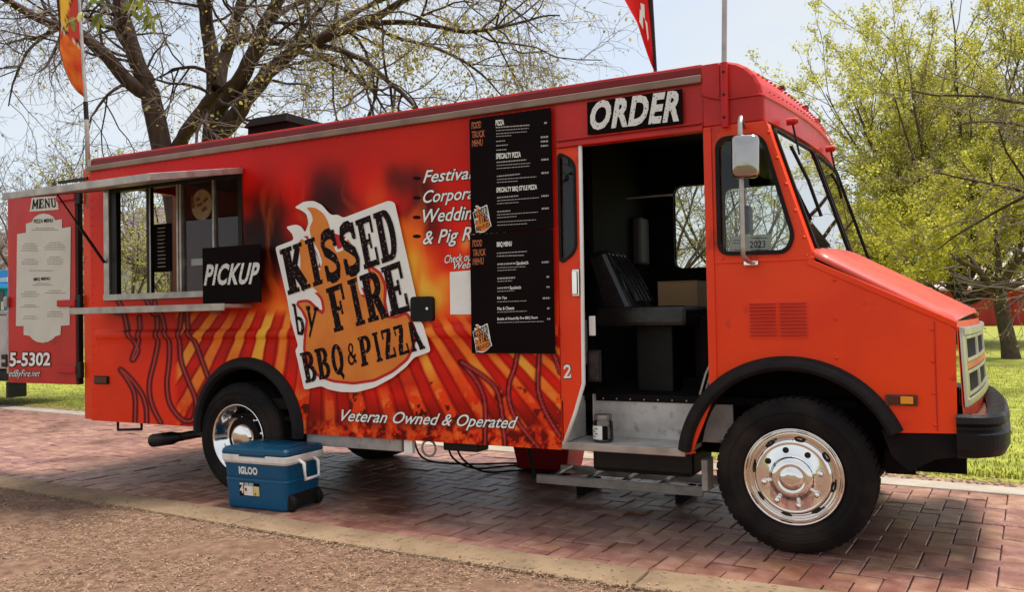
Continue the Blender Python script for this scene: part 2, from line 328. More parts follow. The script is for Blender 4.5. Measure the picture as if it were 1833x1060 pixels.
# herringbone bricks
BW = .12; ang = RAD(-4.2); ca, sa = math.cos(ang), math.sin(ang)
def brick_geo(Lx, Ly, g=.0032, ch=.0045, h=.032):
    x0, y0, x1, y1 = g, g, Lx-g, Ly-g
    v = [(x0, y0, -h), (x1, y0, -h), (x1, y1, -h), (x0, y1, -h), (x0, y0, -ch), (x1, y0, -ch), (x1, y1, -ch), (x0, y1, -ch),
         (x0+ch, y0+ch, 0), (x1-ch, y0+ch, 0), (x1-ch, y1-ch, 0), (x0+ch, y1-ch, 0)]
    f = [(0, 1, 5, 4), (1, 2, 6, 5), (2, 3, 7, 6), (3, 0, 4, 7), (4, 5, 9, 8), (5, 6, 10, 9), (6, 7, 11, 10), (7, 4, 8, 11), (8, 9, 10, 11)]
    return v, f
cells = []
for i in range(-150, 60):
    for j in range(-20, 70):
        k = (i-j) % 4
        if k == 0: Lx, Ly = 2*BW, BW
        elif k == 3: Lx, Ly = BW, 2*BW
        else: continue
        ox, oy = i*BW, j*BW-2.5
        c = [(ca*(ox+a)-sa*(oy+q), sa*(ox+a)+ca*(oy+q)) for a, q in ((0, 0), (Lx, 0), (Lx, Ly), (0, Ly))]
        if not all(-15.5 < p[0] < 4 and yn(p[0])-.26 < p[1] < yf(p[0])-.03 for p in c) or all(p[1] < yn(p[0]) or p[1] > yf(p[0])-.27 for p in c): continue
        cx, cy = sum(p[0] for p in c)/4, sum(p[1] for p in c)/4
        d = np.array([cx, cy, 0])-CAM; z = d@FW; px, py = 916.5+FPX*(d@RT)/z, 530-FPX*(d@UP)/z
        vis = 0 < px < 1833 and 0 < py < 1060
        hid = (-.45 < cx < .35 and .0 < cy < .5)
        cells.append((0 if (vis and not hid) else 1, z, ox, oy, Lx, Ly))
cells.sort(key=lambda t: (t[0], t[1]))
geos = {}
for (Lx, Ly) in ((2*BW, BW), (BW, 2*BW)):
    v, f = brick_geo(Lx, Ly); me = bpy.data.meshes.new('brick'); me.from_pydata(v, [], f); me.materials.append(M['brick']); geos[(Lx, Ly)] = me
field = MB()
for q, (_, _, ox, oy, Lx, Ly) in enumerate(cells):
    dz = random.gauss(0, .0022); px, py = ca*ox-sa*oy, sa*ox+ca*oy; tx, ty = random.gauss(0, .006), random.gauss(0, .006)
    if q < 300:
        o = bpy.data.objects.new('brick', geos[(Lx, Ly)]); COL.objects.link(o); o.parent = ROAD; o.location = (px, py, dz); o.rotation_euler = (tx, ty, ang)
    else:
        v, f = brick_geo(Lx, Ly); field.add([(px+ca*a-sa*c, py+sa*a+ca*c, d+dz+a*ty-c*tx) for a, c, d in v], f)
field.build('brick', M['brickfar'], ROAD, kind='stuff')
# kerbs
KN = empty('kerb', (0, 0, 0)); tag(KN, 'worn tan concrete kerb between the dirt and the bricks', kind='structure')
def kerb_strip(root, xs, fy, w, zt, m, joint=.006):
    for i in range(len(xs)-1):
        b = MB(); n = 6; prev = None
        for q in range(n):
            a = xs[i]+joint+(xs[i+1]-xs[i]-2*joint)*q/n; c = xs[i]+joint+(xs[i+1]-xs[i]-2*joint)*(q+1)/n
            b.hexa([(a, fy(a)-w, -.12), (c, fy(c)-w, -.12), (c, fy(c), -.12), (a, fy(a), -.12)], [(a, fy(a)-w, zt), (c, fy(c)-w, zt), (c, fy(c), zt), (a, fy(a), zt)])
        b.build('kerb_section', m, root, bevel=.012, fixn=True)
kerb_strip(KN, [-24, -18, -12.4, -9.2, -6.2, -3.4, -.62, 2.2, 5], lambda x: yn(x)-.004, .30, .016, M['concrete'])
KF = empty('kerb', (0, 0, 0)); tag(KF, 'pale concrete kerb along the lawn behind the truck', kind='structure')
kerb_strip(KF, [-30, -24, -18, -14, -10.5, -7, -3.5, 0, 3.2, 6.5], yf, .27, .012, M['concretefar'])
# dirt verge in front
def hn(x, y, s=1.):
    return (math.sin(x*3.1*s+1.3)*math.cos(y*2.7*s+.4)+.6*math.sin(x*7.3*s+y*5.1*s)+.35*math.sin(x*17*s-y*13*s+2))
b = MB(); nx, ny = 150, 50
b.grid(lambda u, v: (-16+22*u, (lambda x: yn(x)-.30-.002+(-8-(yn(x)-.302))*(v**1.6))(-16+22*u), -.004+.013*hn(-16+22*u, v*6)*min(1, v*14)+.012*min(1, v*10)), nx, ny)
DIRT = tag(b.build('dirt_verge', M['dirt'], smooth=True), 'bare brown dirt verge with dry straw in the foreground', kind='structure')
def blades(name, spots, lmin, lmax, wid, m, lie=False, parent=None, curl=.3, zf=None):
    V = []; Fc = []
    for (x, y) in spots:
        z = zf(x, y) if zf else 0.
        L = random.uniform(lmin, lmax); a = random.uniform(0, 2*math.pi); w = wid*random.uniform(.6, 1.4); dx, dy = math.cos(a), math.sin(a)
        if lie:
            t = random.uniform(-.12, .35); c = random.uniform(-.5, .5); mx_, my_ = -dy*c*L*.4, dx*c*L*.4
            p = [(x, y, z+.004), (x+dx*L*.5+mx_, y+dy*L*.5+my_, z+.006+abs(t)*L*.2), (x+dx*L, y+dy*L, z+.004+max(0, t)*L*.3)]
        else:
            q = random.uniform(.1, 1.)*curl*L
            p = [(x, y, z), (x+dx*q*.35, y+dy*q*.35, z+L*.6), (x+dx*q, y+dy*q, z+L)]
        n = len(V); sx, sy = -dy*w, dx*w
        V += [(p[0][0]-sx, p[0][1]-sy, p[0][2]), (p[0][0]+sx, p[0][1]+sy, p[0][2]), (p[1][0]+sx*.8, p[1][1]+sy*.8, p[1][2]), (p[1][0]-sx*.8, p[1][1]-sy*.8, p[1][2]), (p[2][0], p[2][1], p[2][2])]
        Fc += [(n, n+1, n+2, n+3), (n+3, n+2, n+4)]
    b = MB(); b.v = V; b.f = Fc; return b.build(name, m, parent)
M['straw'] = leafmat('dry_straw', (.24, .15, .085), .5, .1, .8, cb=(.56, .41, .27))
M['mulch'] = leafmat('dead_leaf_flakes', (.14, .065, .036), .6, .1, .9, cb=(.44, .28, .18))
M['grass'] = leafmat('grass_blades', (.22, .26, .022), .4, .45, .6, cb=(.44, .43, .060))
sp = []
while len(sp) < 28000:
    x = random.uniform(-8.5, 1.2); t = random.random()**1.1; y = yn(x)-.29-t*2.6
    if hn(x*.8, y*.9)+random.gauss(0, .8) > -.4: sp.append((x, y))
tag(blades('straw', sp, .02, .09, .0012, M['straw'], True, zf=lambda x, y: .008), 'dry straw and dead grass scattered over the dirt', kind='stuff')
sp = [(x, yn(x)-.30-abs(random.gauss(0, .05))) for x in np.random.default_rng(1).uniform(-9, 1, 1500)]+[(random.uniform(-8, 1), random.uniform(-3.2, -.9)) for _ in range(22000)]+[(x, yn(x)-.28+random.random()*.3*random.random()) for x in np.random.default_rng(8).uniform(-8, 1.2, 260)]
tag(blades('dead_leaf_litter', sp, .006, .026, .0045, M['mulch'], True, zf=lambda x, y: .012 if y < yn(x)-.29 else .018), 'crumbled dead leaves lying on the dirt verge', kind='stuff')
# lawn
b = MB(); nx, ny = 60, 40
b.grid(lambda u, v: (-140+260*u, yf(-140+260*u)+.0+(v**3)*420, -.012+.03*min(1, v*9)), nx, ny)
LAWN = tag(b.build('lawn', M['lawn']), 'mown green lawn behind the road', kind='structure')
b = MB()
for i in range(60):
    a, c = -24+i*.55, -24+(i+1)*.55
    b.poly([(a, yf(a)+.001, .004), (c, yf(c)+.001, .004), (c, yf(c)+.42+.1*hn(c, 1), .012), (a, yf(a)+.42+.1*hn(a, 1), .012)])
tag(b.build('litter_strip', M['litter']), 'strip of leaf litter between the far kerb and the lawn', kind='structure')
sp = [(x, yf(x)+abs(random.gauss(0, .26))) for x in np.random.default_rng(2).uniform(-16, 5, 7000)]
tag(blades('leaf_litter', sp, .012, .045, .010, M['mulch'], True, zf=lambda x, y: .014), 'pinkish dead leaves along the far kerb', kind='stuff')
sp = []
r2 = np.random.default_rng(3)
for x, t in zip(r2.uniform(-.5, 9, 60000), r2.uniform(0, 1, 60000)): sp.append((x, yf(x)+.30+14*t**1.6))
for x, t in zip(r2.uniform(-24, -5, 24000), r2.uniform(0, 1, 24000)): sp.append((x, yf(x)+.30+8*t**1.4))
tag(blades('grass', sp, .018, .042, .0040, M['grass'], zf=lambda x, y: .012), 'short mown grass blades of the lawn', kind='stuff')

# ---------------------------------------------------------------- lettering helpers
_tc = {}
def text_geo(s, shear=0., offset=0., space=1.):
    key = (s, shear, offset, space)
    if key in _tc: return _tc[key]
    cu = bpy.data.curves.new('t', 'FONT'); cu.body = s; cu.shear = shear; cu.offset = offset; cu.space_character = space; cu.resolution_u = 3
    o = bpy.data.objects.new('t', cu); COL.objects.link(o); bpy.context.view_layer.update()
    me = bpy.data.meshes.new_from_object(o.evaluated_get(bpy.context.evaluated_depsgraph_get()))
    v = np.array([q.co[:2] for q in me.vertices]); f = [tuple(p.vertices) for p in me.polygons]
    bpy.data.objects.remove(o); bpy.data.curves.remove(cu); bpy.data.meshes.remove(me)
    _tc[key] = (v, f); return v, f
def bil(quad):
    TL, TRr, BRr, BL = [np.array(q, float) for q in quad]
    return lambda s, t: (1-t)*((1-s)*BL+s*BRr)+t*((1-s)*TL+s*TRr)
def put_text(mb, s, quad, fn, shear=0., offset=0., space=1., base=0.):
    v0, _ = text_geo(s, shear, base, space); lo, hi = v0.min(0), v0.max(0)
    v, f = text_geo(s, shear, offset, space); q = bil(quad); w = (v-lo)/(hi-lo)
    mb.add([fn(*q(a, b)) for a, b in w], f)
def RC(a, b, c, d): return [(a, b), (c, b), (c, d), (a, d)]
def ST(pts, w):
    P = [np.array(p, float) for p in pts]; L = []; Rr = []
    for i in range(len(P)):
        t = P[min(i+1, len(P)-1)]-P[max(i-1, 0)]; t = t/np.linalg.norm(t); n = np.array([-t[1], t[0]]); L.append(P[i]+n*w/2); Rr.append(P[i]-n*w/2)
    return [[tuple(L[i]), tuple(L[i+1]), tuple(Rr[i+1]), tuple(Rr[i])] for i in range(len(P)-1)]
def BOWL(x0, x1, y0, y1, w, wx=.32):
    o = [(x0, y0)]+[(x1-(x1-x0)*.62+(x1-x0)*.62*math.cos(a), (y0+y1)/2+(y1-y0)/2*math.sin(a)) for a in np.linspace(-math.pi/2, math.pi/2, 9)]+[(x0, y1)]
    i = [(x0, y0+w)]+[(x1-wx-(x1-wx-x0)*.62+(x1-wx-x0)*.62*math.cos(a), (y0+y1)/2+((y1-y0)/2-w)*math.sin(a)) for a in np.linspace(-math.pi/2, math.pi/2, 9)]+[(x0, y1-w)]
    return [[o[k], o[k+1], i[k+1], i[k]] for k in range(len(o)-1)]
def OV(cx, cy, rx, ry, w, wy, a0=0, a1=360, n=20):
    A = [RAD(a0+(a1-a0)*k/n) for k in range(n+1)]
    return [[(cx+rx*math.cos(A[k]), cy+ry*math.sin(A[k])), (cx+rx*math.cos(A[k+1]), cy+ry*math.sin(A[k+1])), (cx+(rx-w)*math.cos(A[k+1]), cy+(ry-wy)*math.sin(A[k+1])), (cx+(rx-w)*math.cos(A[k]), cy+(ry-wy)*math.sin(A[k]))] for k in range(n)]
_st = [RC(.06, 0, .42, 1), RC(-.04, 0, .52, .10), RC(-.04, .90, .52, 1)]
_S = ST([(.86, .70), (.84, .86), (.68, .95), (.45, .95), (.25, .90), (.17, .76), (.24, .62), (.50, .52), (.76, .40), (.84, .25), (.76, .10), (.55, .05), (.32, .05), (.17, .14), (.14, .30)], .23)+[RC(.80, .66, .96, 1), RC(.04, 0, .20, .34)]
SLAB = {
 'K': _st+ST([(.36, .40), (.80, .93)], .21)+ST([(.46, .52), (.82, .06)], .32)+[RC(.58, .91, 1, 1), RC(.60, 0, 1.04, .09)],
 'I': [RC(.24, 0, .76, 1), RC(.06, 0, .94, .09), RC(.06, .91, .94, 1)],
 'S': _S,
 'E': _st+[RC(.34, .88, .94, 1), RC(.80, .66, .94, .9), RC(.34, .46, .66, .56), RC(.58, .36, .70, .66), RC(.34, 0, .96, .12), RC(.82, .1, .96, .36)],
 'D': _st+BOWL(.34, 1, 0, 1, .12),
 'F': _st+[RC(.34, .88, .94, 1), RC(.80, .64, .94, .9), RC(.34, .44, .66, .54), RC(.58, .34, .70, .64)],
 'R': _st+BOWL(.34, .94, .44, 1, .11)+ST([(.56, .48), (.82, .05)], .32)+[RC(.62, 0, 1.02, .09)],
 'P': _st+BOWL(.34, .96, .40, 1, .11)+[RC(0, 0, .52, .09)],
 'B': _st+BOWL(.34, .92, .48, 1, .10)+BOWL(.34, .98, 0, .54, .10),
 'Q': OV(.5, .5, .48, .5, .30, .14)+ST([(.50, .20), (.86, -.12)], .18),
 'Z': [RC(.08, .89, .94, 1), RC(.04, 0, .96, .11), RC(.08, .68, .22, .9), RC(.82, .1, .96, .34)]+ST([(.82, .93), (.18, .07)], .32),
 'A': ST([(.20, .04), (.48, .98)], .20)+ST([(.50, .98), (.80, .04)], .32)+[RC(.30, .30, .72, .39), RC(0, 0, .38, .09), RC(.60, 0, 1.02, .09)],
 'M': [RC(.05, 0, .25, 1), RC(.75, 0, .97, 1), RC(0, 0, .32, .09), RC(.68, 0, 1.02, .09)]+ST([(.14, .97), (.50, .22)], .18)+ST([(.50, .22), (.86, .97)], .18),
 'N': [RC(.08, 0, .26, 1), RC(.76, 0, .92, 1), RC(0, 0, .36, .09), RC(.64, .91, 1.02, 1)]+ST([(.14, .96), (.86, .04)], .22),
 'U': [RC(.08, .3, .34, 1), RC(.70, .3, .88, 1), RC(0, .91, .44, 1), RC(.58, .91, 1, 1)]+OV(.48, .32, .40, .32, .22, .14, 180, 360, 10),
 'b': [RC(.06, 0, .28, 1), RC(-.04, .91, .28, 1)]+BOWL(.28, .92, 0, .60, .11),
 'y': ST([(.14, .95), (.52, .32)], .22)+ST([(.86, .95), (.30, .0)], .17)+[RC(-.02, .88, .36, 1), RC(.64, .88, 1.04, 1)],
 '&': OV(.46, .74, .27, .25, .15, .09)+OV(.42, .27, .38, .28, .17, .11, 60, 400)+ST([(.30, .60), (.92, .06)], .15)+ST([(.66, .20), (.90, .44)], .12),
 '2': ST([(.14, .70), (.20, .88), (.48, .94), (.74, .86), (.78, .68), (.62, .48), (.24, .14)], .22)+[RC(.08, 0, .92, .16), RC(.78, 0, .92, .30)],
}
def slab_line(mb, s, quad, fn, slots):
    q = bil(quad); k = 0
    for ch, (a, b) in zip(s, slots):
        for pl in SLAB[ch]:
            k += 1; mb.poly([fn(*q(a+(b-a)*x, y), .00007*(k % 9)) for x, y in pl])
def even(n, gap=.12, wide=None):
    w = wide or [1]*n; tot = sum(w)+gap*(n-1); o = []; p = 0
    for i in range(n): o.append((p/tot, (p+w[i])/tot)); p += w[i]+gap
    return o

# ---------------------------------------------------------------- the truck
X0, XB, WT, ZB, ZR = -5.87, -1.39, 1.95, .492, 2.714
WX0, WX1, WZ0, WZ1 = -5.67, -4.075, 1.56, 2.49
T = empty('food_truck', (-2.5, .97, 0), 'red step van food truck with printed flame wrap parked on the bricks', 'food truck')
RA = (-4.04, .49, .50); FA = (-.02, .46, .56)
archR = arc(RA[0], RA[1], RA[2], 180, 0, 28); archF = arc(FA[0], FA[1], FA[2], 176, 24, 30)
# solid wall behind the wrap
outer = [(X0, ZB)]+[(RA[0]-RA[2], ZB)]+archR[1:-1]+[(RA[0]+RA[2], ZB), (XB, ZB), (XB, 2.74), (X0, 2.74)]
MB().plate(outer, [[(WX0, WZ0), (WX1, WZ0), (WX1, WZ1), (WX0, WZ1)][::-1]], .003, .04).build('side_wall', M['paint'], T)
# --- printed wrap: colours of the print over the side, with its belt moulding
def vnoise(x, y, seed=0):
    r = np.random.default_rng(seed).random((97, 97)); xi = np.floor(x).astype(int); yi = np.floor(y).astype(int); fx = x-xi; fy = y-yi; fx = fx*fx*(3-2*fx); fy = fy*fy*(3-2*fy)
    g = lambda a, b: r[a % 97, b % 97]
    return (g(xi, yi)*(1-fx)+g(xi+1, yi)*fx)*(1-fy)+(g(xi, yi+1)*(1-fx)+g(xi+1, yi+1)*fx)*fy
def fbm(x, y, o=4, seed=0):
    s = 0; a = .5
    for i in range(o): s = s+a*vnoise(x*2**i, y*2**i, seed+i); a *= .5
    return s/(1-.5**o)
CTRL = [ # (px, py, sigma, colour) picked off the print
 (180, 330, 60, (190, 40, 34)), (180, 450, 50, (196, 44, 24)), (180, 640, 60, (214, 52, 20)), (180, 740, 60, (214, 52, 20)), (270, 700, 60, (210, 46, 20)), (270, 600, 60, (196, 38, 16)),
 (300, 300, 60, (172, 22, 22)), (420, 285, 50, (176, 20, 18)), (520, 270, 60, (172, 22, 16)), (640, 265, 60, (172, 26, 15)), (760, 250, 60, (170, 30, 13)), (900, 240, 60, (165, 22, 12)),
 (445, 330, 22, (196, 18, 10)), (470, 330, 26, (150, 12, 8)), (462, 370, 28, (54, 6, 7)), (455, 420, 34, (30, 6, 8)), (480, 400, 28, (34, 5, 7)), (478, 450, 32, (28, 6, 8)), (440, 380, 14, (190, 18, 8)), (442, 470, 16, (170, 24, 8)),
 (482, 500, 22, (60, 10, 10)), (470, 545, 20, (190, 50, 14)), (500, 555, 20, (228, 130, 40)), (505, 520, 18, (200, 60, 14)), (520, 330, 24, (196, 16, 8)), (515, 400, 20, (178, 14, 8)), (545, 330, 16, (180, 12, 6)),
 (568, 330, 18, (70, 8, 8)), (585, 345, 32, (28, 5, 7)), (605, 368, 27, (34, 6, 7)), (600, 315, 16, (130, 12, 8)), (630, 345, 20, (206, 26, 8)), (640, 310, 22, (186, 16, 8)), (625, 400, 20, (190, 30, 8)),
 (665, 350, 20, (200, 62, 14)), (668, 320, 18, (186, 30, 10)), (692, 318, 14, (84, 12, 7)), (712, 332, 18, (56, 18, 10)), (700, 350, 14, (190, 20, 10)), (725, 350, 16, (196, 18, 10)), (740, 318, 16, (80, 10, 8)),
 (752, 345, 26, (34, 5, 7)), (765, 380, 25, (40, 6, 6)), (775, 408, 16, (70, 10, 8)), (748, 385, 16, (206, 60, 14)), (738, 420, 20, (222, 100, 24)), (742, 470, 22, (238, 150, 44)), (752, 510, 18, (240, 160, 52)),
 (766, 440, 16, (190, 40, 12)), (790, 400, 22, (186, 18, 8)), (800, 350, 28, (184, 20, 9)), (830, 330, 28, (180, 20, 9)), (775, 480, 18, (206, 80, 20)), (795, 470, 18, (180, 24, 8)), (792, 505, 14, (234, 140, 40)), (812, 520, 16, (226, 110, 30)),
 (780, 540, 18, (238, 160, 56)), (830, 470, 20, (206, 50, 14)), (832, 560, 18, (238, 160, 60)), (800, 570, 18, (214, 70, 18)), (730, 560, 20, (226, 110, 30)), (830, 420, 18, (196, 30, 12)), (838, 440, 10, (240, 190, 90)),
 (600, 480, 60, (190, 30, 10)), (640, 600, 60, (210, 60, 16)), (900, 500, 80, (190, 24, 10)), (960, 350, 60, (176, 24, 14)), (960, 560, 60, (196, 36, 14)),
 (560, 740, 60, (196, 34, 12)), (700, 740, 60, (206, 44, 14)), (850, 740, 60, (206, 44, 14)), (970, 740, 40, (216, 56, 18)), (350, 580, 40, (180, 24, 10)), (420, 590, 40, (190, 30, 10))]
TRIB = [[(225, 572), (232, 597), (242, 614), (247, 628), (240, 643), (237, 643), (242, 628), (249, 610), (251, 593), (250, 568)],
 [(277, 540), (281, 565), (282, 600), (283, 614), (276, 649), (269, 678), (268, 705), (275, 732), (288, 757)],
 [(262, 535), (275, 562), (288, 562), (296, 593), (303, 612), (303, 647), (299, 684), (302, 716), (313, 738), (329, 753), (344, 753), (350, 738), (350, 714), (338, 684), (325, 649), (322, 618), (322, 593), (325, 560)],
 [(335, 560), (338, 593), (350, 614), (363, 649), (372, 674)], [(242, 757), (242, 709), (230, 682), (216, 662), (232, 676), (253, 703), (262, 730), (263, 759)],
 [(210, 535), (222, 560), (228, 590)], [(824, 649), (843, 669), (861, 697), (869, 730), (868, 800)], [(826, 648), (869, 677), (889, 699), (898, 735), (905, 806)], [(927, 630), (921, 660), (911, 690), (913, 725), (930, 760), (965, 803)],
 [(966, 630), (963, 680), (966, 710), (980, 745), (1003, 782)], [(990, 630), (1004, 668)]]
def wrapcol(x, z):
    P = np.stack([x, 0*x, z], -1)-CAM; dz = P@FW; u = 916.5+FPX*(P@RT)/dz; v = 530-FPX*(P@UP)/dz
    wu = u+(fbm(x*3.1+9, z*1.3, 4, 11)-.5)*34; wv = v+(fbm(x*2.1, z*2.3+5, 4, 21)-.5)*24
    num = np.zeros(x.shape+(3,)); den = np.full(x.shape, 1e-9)
    for (a, b, s, c) in CTRL:
        w = np.exp(-(((wu-a)/s)**2+((wv-b)/(s*1.25))**2)/.9)+1e-7/(1+((u-a)**2+(v-b)**2)/4e3); num += w[..., None]*np.array(c, float); den += w
    col = num/den[..., None]
    # fine flame licks
    n = fbm(x*9+fbm(x*4, z*4, 2, 5)*2, z*2.2, 4, 31)
    lick = np.clip((n-.58)*5, 0, 1)*np.clip((u-400)/80, 0, 1)*np.clip((v-300)/80, 0, 1)*.45
    col = col*(1-lick[..., None])+np.array((226, 96, 24.))*lick[..., None]
    # grill bars fanning out, fire between them
    a = (u-574)/np.maximum(v-265, 40); ph = (a/.113+.18)+.16*(fbm(x*2.6, z*3.4, 3, 101)-.5)
    fr = ph-np.floor(ph); hb = np.modf(np.abs(np.sin(np.floor(ph)*12.9898)*43758.5453))[0]; gap = np.clip((.20+.10*hb-np.abs(fr-.5))/.07, 0, 1)*(.55+.45*np.modf(hb*7.13)[0])
    reg = np.clip((v-(575+18*np.sin(u*.021)))/22, 0, 1)*np.clip((u-(318-(v-560)*.10))/14, 0, 1)
    reg = np.where(u < 520, np.clip((v-552)/16, 0, 1)*np.clip((u-(312-.0*(v-560)))/10, 0, 1), reg)
    k = np.clip((v-(np.where(u < 520, 690, 660)+40*(fbm(x*2.2, z*0+2, 3, 41)-.5)))/60, 0, 1)[..., None]
    hot = (1-k)*np.array((232, 156, 52.))+k*np.array((212, 62, 18.))
    hot = hot*(1-.35*np.clip((fbm(x*3.3, z*2.1, 4, 111)-.5)*4, 0, 1)[..., None]*np.array((.15, .75, 1.)))
    hot = hot*(.86+.28*fbm(x*7, z*5, 4, 51)[..., None])
    rock = fbm(x*11, z*11, 4, 61); hot = np.where((k > .5) & (rock < .40)[..., None], hot*.28, hot); hot = np.where((k > .45) & (rock > .60)[..., None], np.array((232, 120, 44.)), hot)
    hide = np.clip(((u-520)*(760-u))/4000, 0, 1)*(1-np.clip((v-690)/30, 0, 1)); gapf = (gap*reg*(1-.75*hide))
    edge = np.clip(1-np.abs(np.abs(fr-.5)-.29)/.05, 0, 1)
    bar = np.array((188, 20, 12.))*(.74+.36*fbm(x*5, z*9, 3, 71)-.42*edge)[..., None]; bar = bar*(1-.55*np.clip((v-705)/60, 0, 1)[..., None]*np.clip((u-520)/40, 0, 1)[..., None])
    col = col*(1-(reg*.85)[..., None])+bar*(reg*.85)[..., None]
    col = col*(1-gapf[..., None])+hot*gapf[..., None]
    # glowing coals along the bottom
    ck = np.clip((v-738-u*.012)/26, 0, 1)*np.clip((u-545)/20, 0, 1); em = fbm(x*24, z*24, 4, 81)
    cc = np.where((em > .55)[..., None], np.array((238, 92, 30.)), np.where((em < .40)[..., None], np.array((90, 12, 8.)), np.array((206, 38, 14.))))
    col = col*(1-.7*ck[..., None])+cc*.7*ck[..., None]
    # painted tribal outlines
    for pl in TRIB:
        P2 = []
        for i in range(len(pl)-1):
            p0, p1, p2, p3 = [np.array(pl[max(0, min(len(pl)-1, i+d))], float) for d in (-1, 0, 1, 2)]
            for t in np.linspace(0, 1, 5)[:-1]: P2.append(.5*(2*p1+(p2-p0)*t+(2*p0-5*p1+4*p2-p3)*t*t+(3*p1-p0-3*p2+p3)*t**3))
        P2.append(np.array(pl[-1], float)); P2 = np.array(P2); lo, hi = P2.min(0)-14, P2.max(0)+14
        m = (u > lo[0]) & (u < hi[0]) & (v > lo[1]) & (v < hi[1])
        if not m.any(): continue
        q = np.stack([u[m], v[m]], -1); d = np.full(len(q), 1e9)
        for i in range(len(P2)-1):
            e = P2[i+1]-P2[i]; t = np.clip(((q-P2[i])@e)/(e@e+1e-9), 0, 1); d = np.minimum(d, np.linalg.norm(q-(P2[i]+t[:, None]*e), axis=1))
        c = col[m]; h = np.clip((6.4-d)/2.6, 0, 1)[:, None]*.92; c = c*(1-h)+np.array((52, 5, 7.))*h; h = np.clip((2.3-d)/1.2, 0, 1)[:, None]; c = c*(1-h)+np.array((168, 52, 56.))*h; col[m] = c
    dirt = fbm(x*1.6+3, z*2.4, 5, 91)[..., None]; col = col*(.90+.2*dirt)
    return np.clip(s2l(np.clip(col, 0, 255))*1.45, 0, .95)
dxy = .0098; nx = int((XB-X0)/dxy); nz_ = int((2.70-ZB)/dxy)
gx = np.linspace(X0, XB, nx+1); gz = np.linspace(ZB, 2.70, nz_+1); GX, GZ = np.meshgrid(gx, gz, indexing='ij')
belt = np.interp(GZ, [1.165, 1.180, 1.186, 1.198, 1.215, 1.250, 1.268, 1.276, 1.285], [0, -.004, .001, -.010, -.021, -.021, -.012, 0, 0])*np.clip((GX-X0-.06)/.03, 0, 1)
GY = -.002+belt+.0016*(fbm(GX*2.5, GZ*2.5, 2, 5)-.5)*2
cxm = (gx[:-1]+gx[1:])/2; czm = (gz[:-1]+gz[1:])/2; CX, CZ = np.meshgrid(cxm, czm, indexing='ij')
keep = ~((CX > WX0) & (CX < WX1) & (CZ > WZ0) & (CZ < WZ1)) & ~(((CX-RA[0])**2+(CZ-RA[1])**2 < (RA[2]+.008)**2))
idx = np.arange((nx+1)*(nz_+1)).reshape(nx+1, nz_+1)
quads = np.stack([idx[:-1, :-1], idx[1:, :-1], idx[1:, 1:], idx[:-1, 1:]], -1)[keep]
used, inv = np.unique(quads, return_inverse=True)
b = MB(); VV = np.stack([GX.ravel(), GY.ravel(), GZ.ravel()], -1)[used]; b.v = VV.tolist(); b.f = [tuple(q) for q in inv.reshape(-1, 4).tolist()]
wr = b.build('printed_wrap', M['wrap'], T, smooth=True, label='flame and grill bar print on the truck side'); setcol(wr, wrapcol(VV[:, 0], VV[:, 2]))

def rivet_rows(name, rows, r, y=-.004, m='paint', parent=T):
    b = MB()
    for (p0, p1, step) in rows:
        p0, p1 = np.array(p0, float), np.array(p1, float); n = max(1, int(np.linalg.norm(p1-p0)/step))
        for i in range(n+1):
            q = p0+(p1-p0)*i/n; b.lathe([(r, 0), (r*.75, -r*.55), (.0004, -r*.7)], (q[0], y, q[1]), 'y', 7)
    return b.build(name, M[m], parent, smooth=True, kind='stuff')
rivet_rows('rivets', [((X0+.03, .54), (X0+.03, 2.64), .075), ((X0+.12, 2.655), (-1.44, 2.655), .08), ((X0+.10, 1.155), (X0+.1, .56), .12), ((X0+.06, 2.54), (-4.0, 2.54), .09), ((-1.41, .56), (-1.41, 1.06), .08), ((-3.46, .525), (-1.45, .525), .13)], .0065, -.005)
# drip rail, roof edge, roof
rbox('drip_rail', (X0-.0, -.030, 2.668), (-.452, .001, ZR), M['rail'], T, .006)
b = MB(); b.hexa([(X0, -.012, ZR+.002), (-.452, -.012, ZR+.002), (-.452, .05, ZR+.002), (X0, .05, ZR+.002)], [(X0, -.002, 2.77), (-.452, -.002, 2.77), (-.452, .05, 2.77), (X0, .05, 2.77)])
b.build('roof_edge', M['maroon'], T, bevel=.008)
b = MB(); b.grid(lambda u, v: (X0+(-.46-X0)*u, .012+(WT-.03)*v, 2.772+.055*(1-(2*v-1)**4)), 10, 16); b.build('roof', M['paintdark'], T, smooth=True, solid=.02)
rbox('roof_end_cap', (X0-.012, -.016, 2.66), (X0+.03, .03, 2.775), M['alu'], T, .004)
# far wall with two windows in the cab, rear wall with its open doorway, floor, partition
fw = [[(-1.20, 1.70), (-.86, 1.70), (-.86, 2.37), (-1.20, 2.37)], [(-.79, 1.70), (-.16, 1.70), (-.30, 2.32), (-.79, 2.32)]]
fw = [rpoly(p, .07) for p in fw]
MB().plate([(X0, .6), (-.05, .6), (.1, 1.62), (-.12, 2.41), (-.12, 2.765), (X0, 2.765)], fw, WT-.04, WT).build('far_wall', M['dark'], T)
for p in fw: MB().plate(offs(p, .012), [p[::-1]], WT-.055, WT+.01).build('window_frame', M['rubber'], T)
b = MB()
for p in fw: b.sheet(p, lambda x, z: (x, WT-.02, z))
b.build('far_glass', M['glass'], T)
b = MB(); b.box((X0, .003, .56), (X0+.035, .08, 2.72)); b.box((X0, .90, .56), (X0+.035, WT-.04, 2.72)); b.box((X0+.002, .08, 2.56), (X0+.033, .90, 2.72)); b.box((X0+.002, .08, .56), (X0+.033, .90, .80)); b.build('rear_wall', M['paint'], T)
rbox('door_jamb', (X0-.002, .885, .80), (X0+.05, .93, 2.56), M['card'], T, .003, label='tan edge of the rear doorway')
rbox('floor', (X0+.04, .045, .66), (-1.40, WT-.045, .74), M['dark'], T, 0)
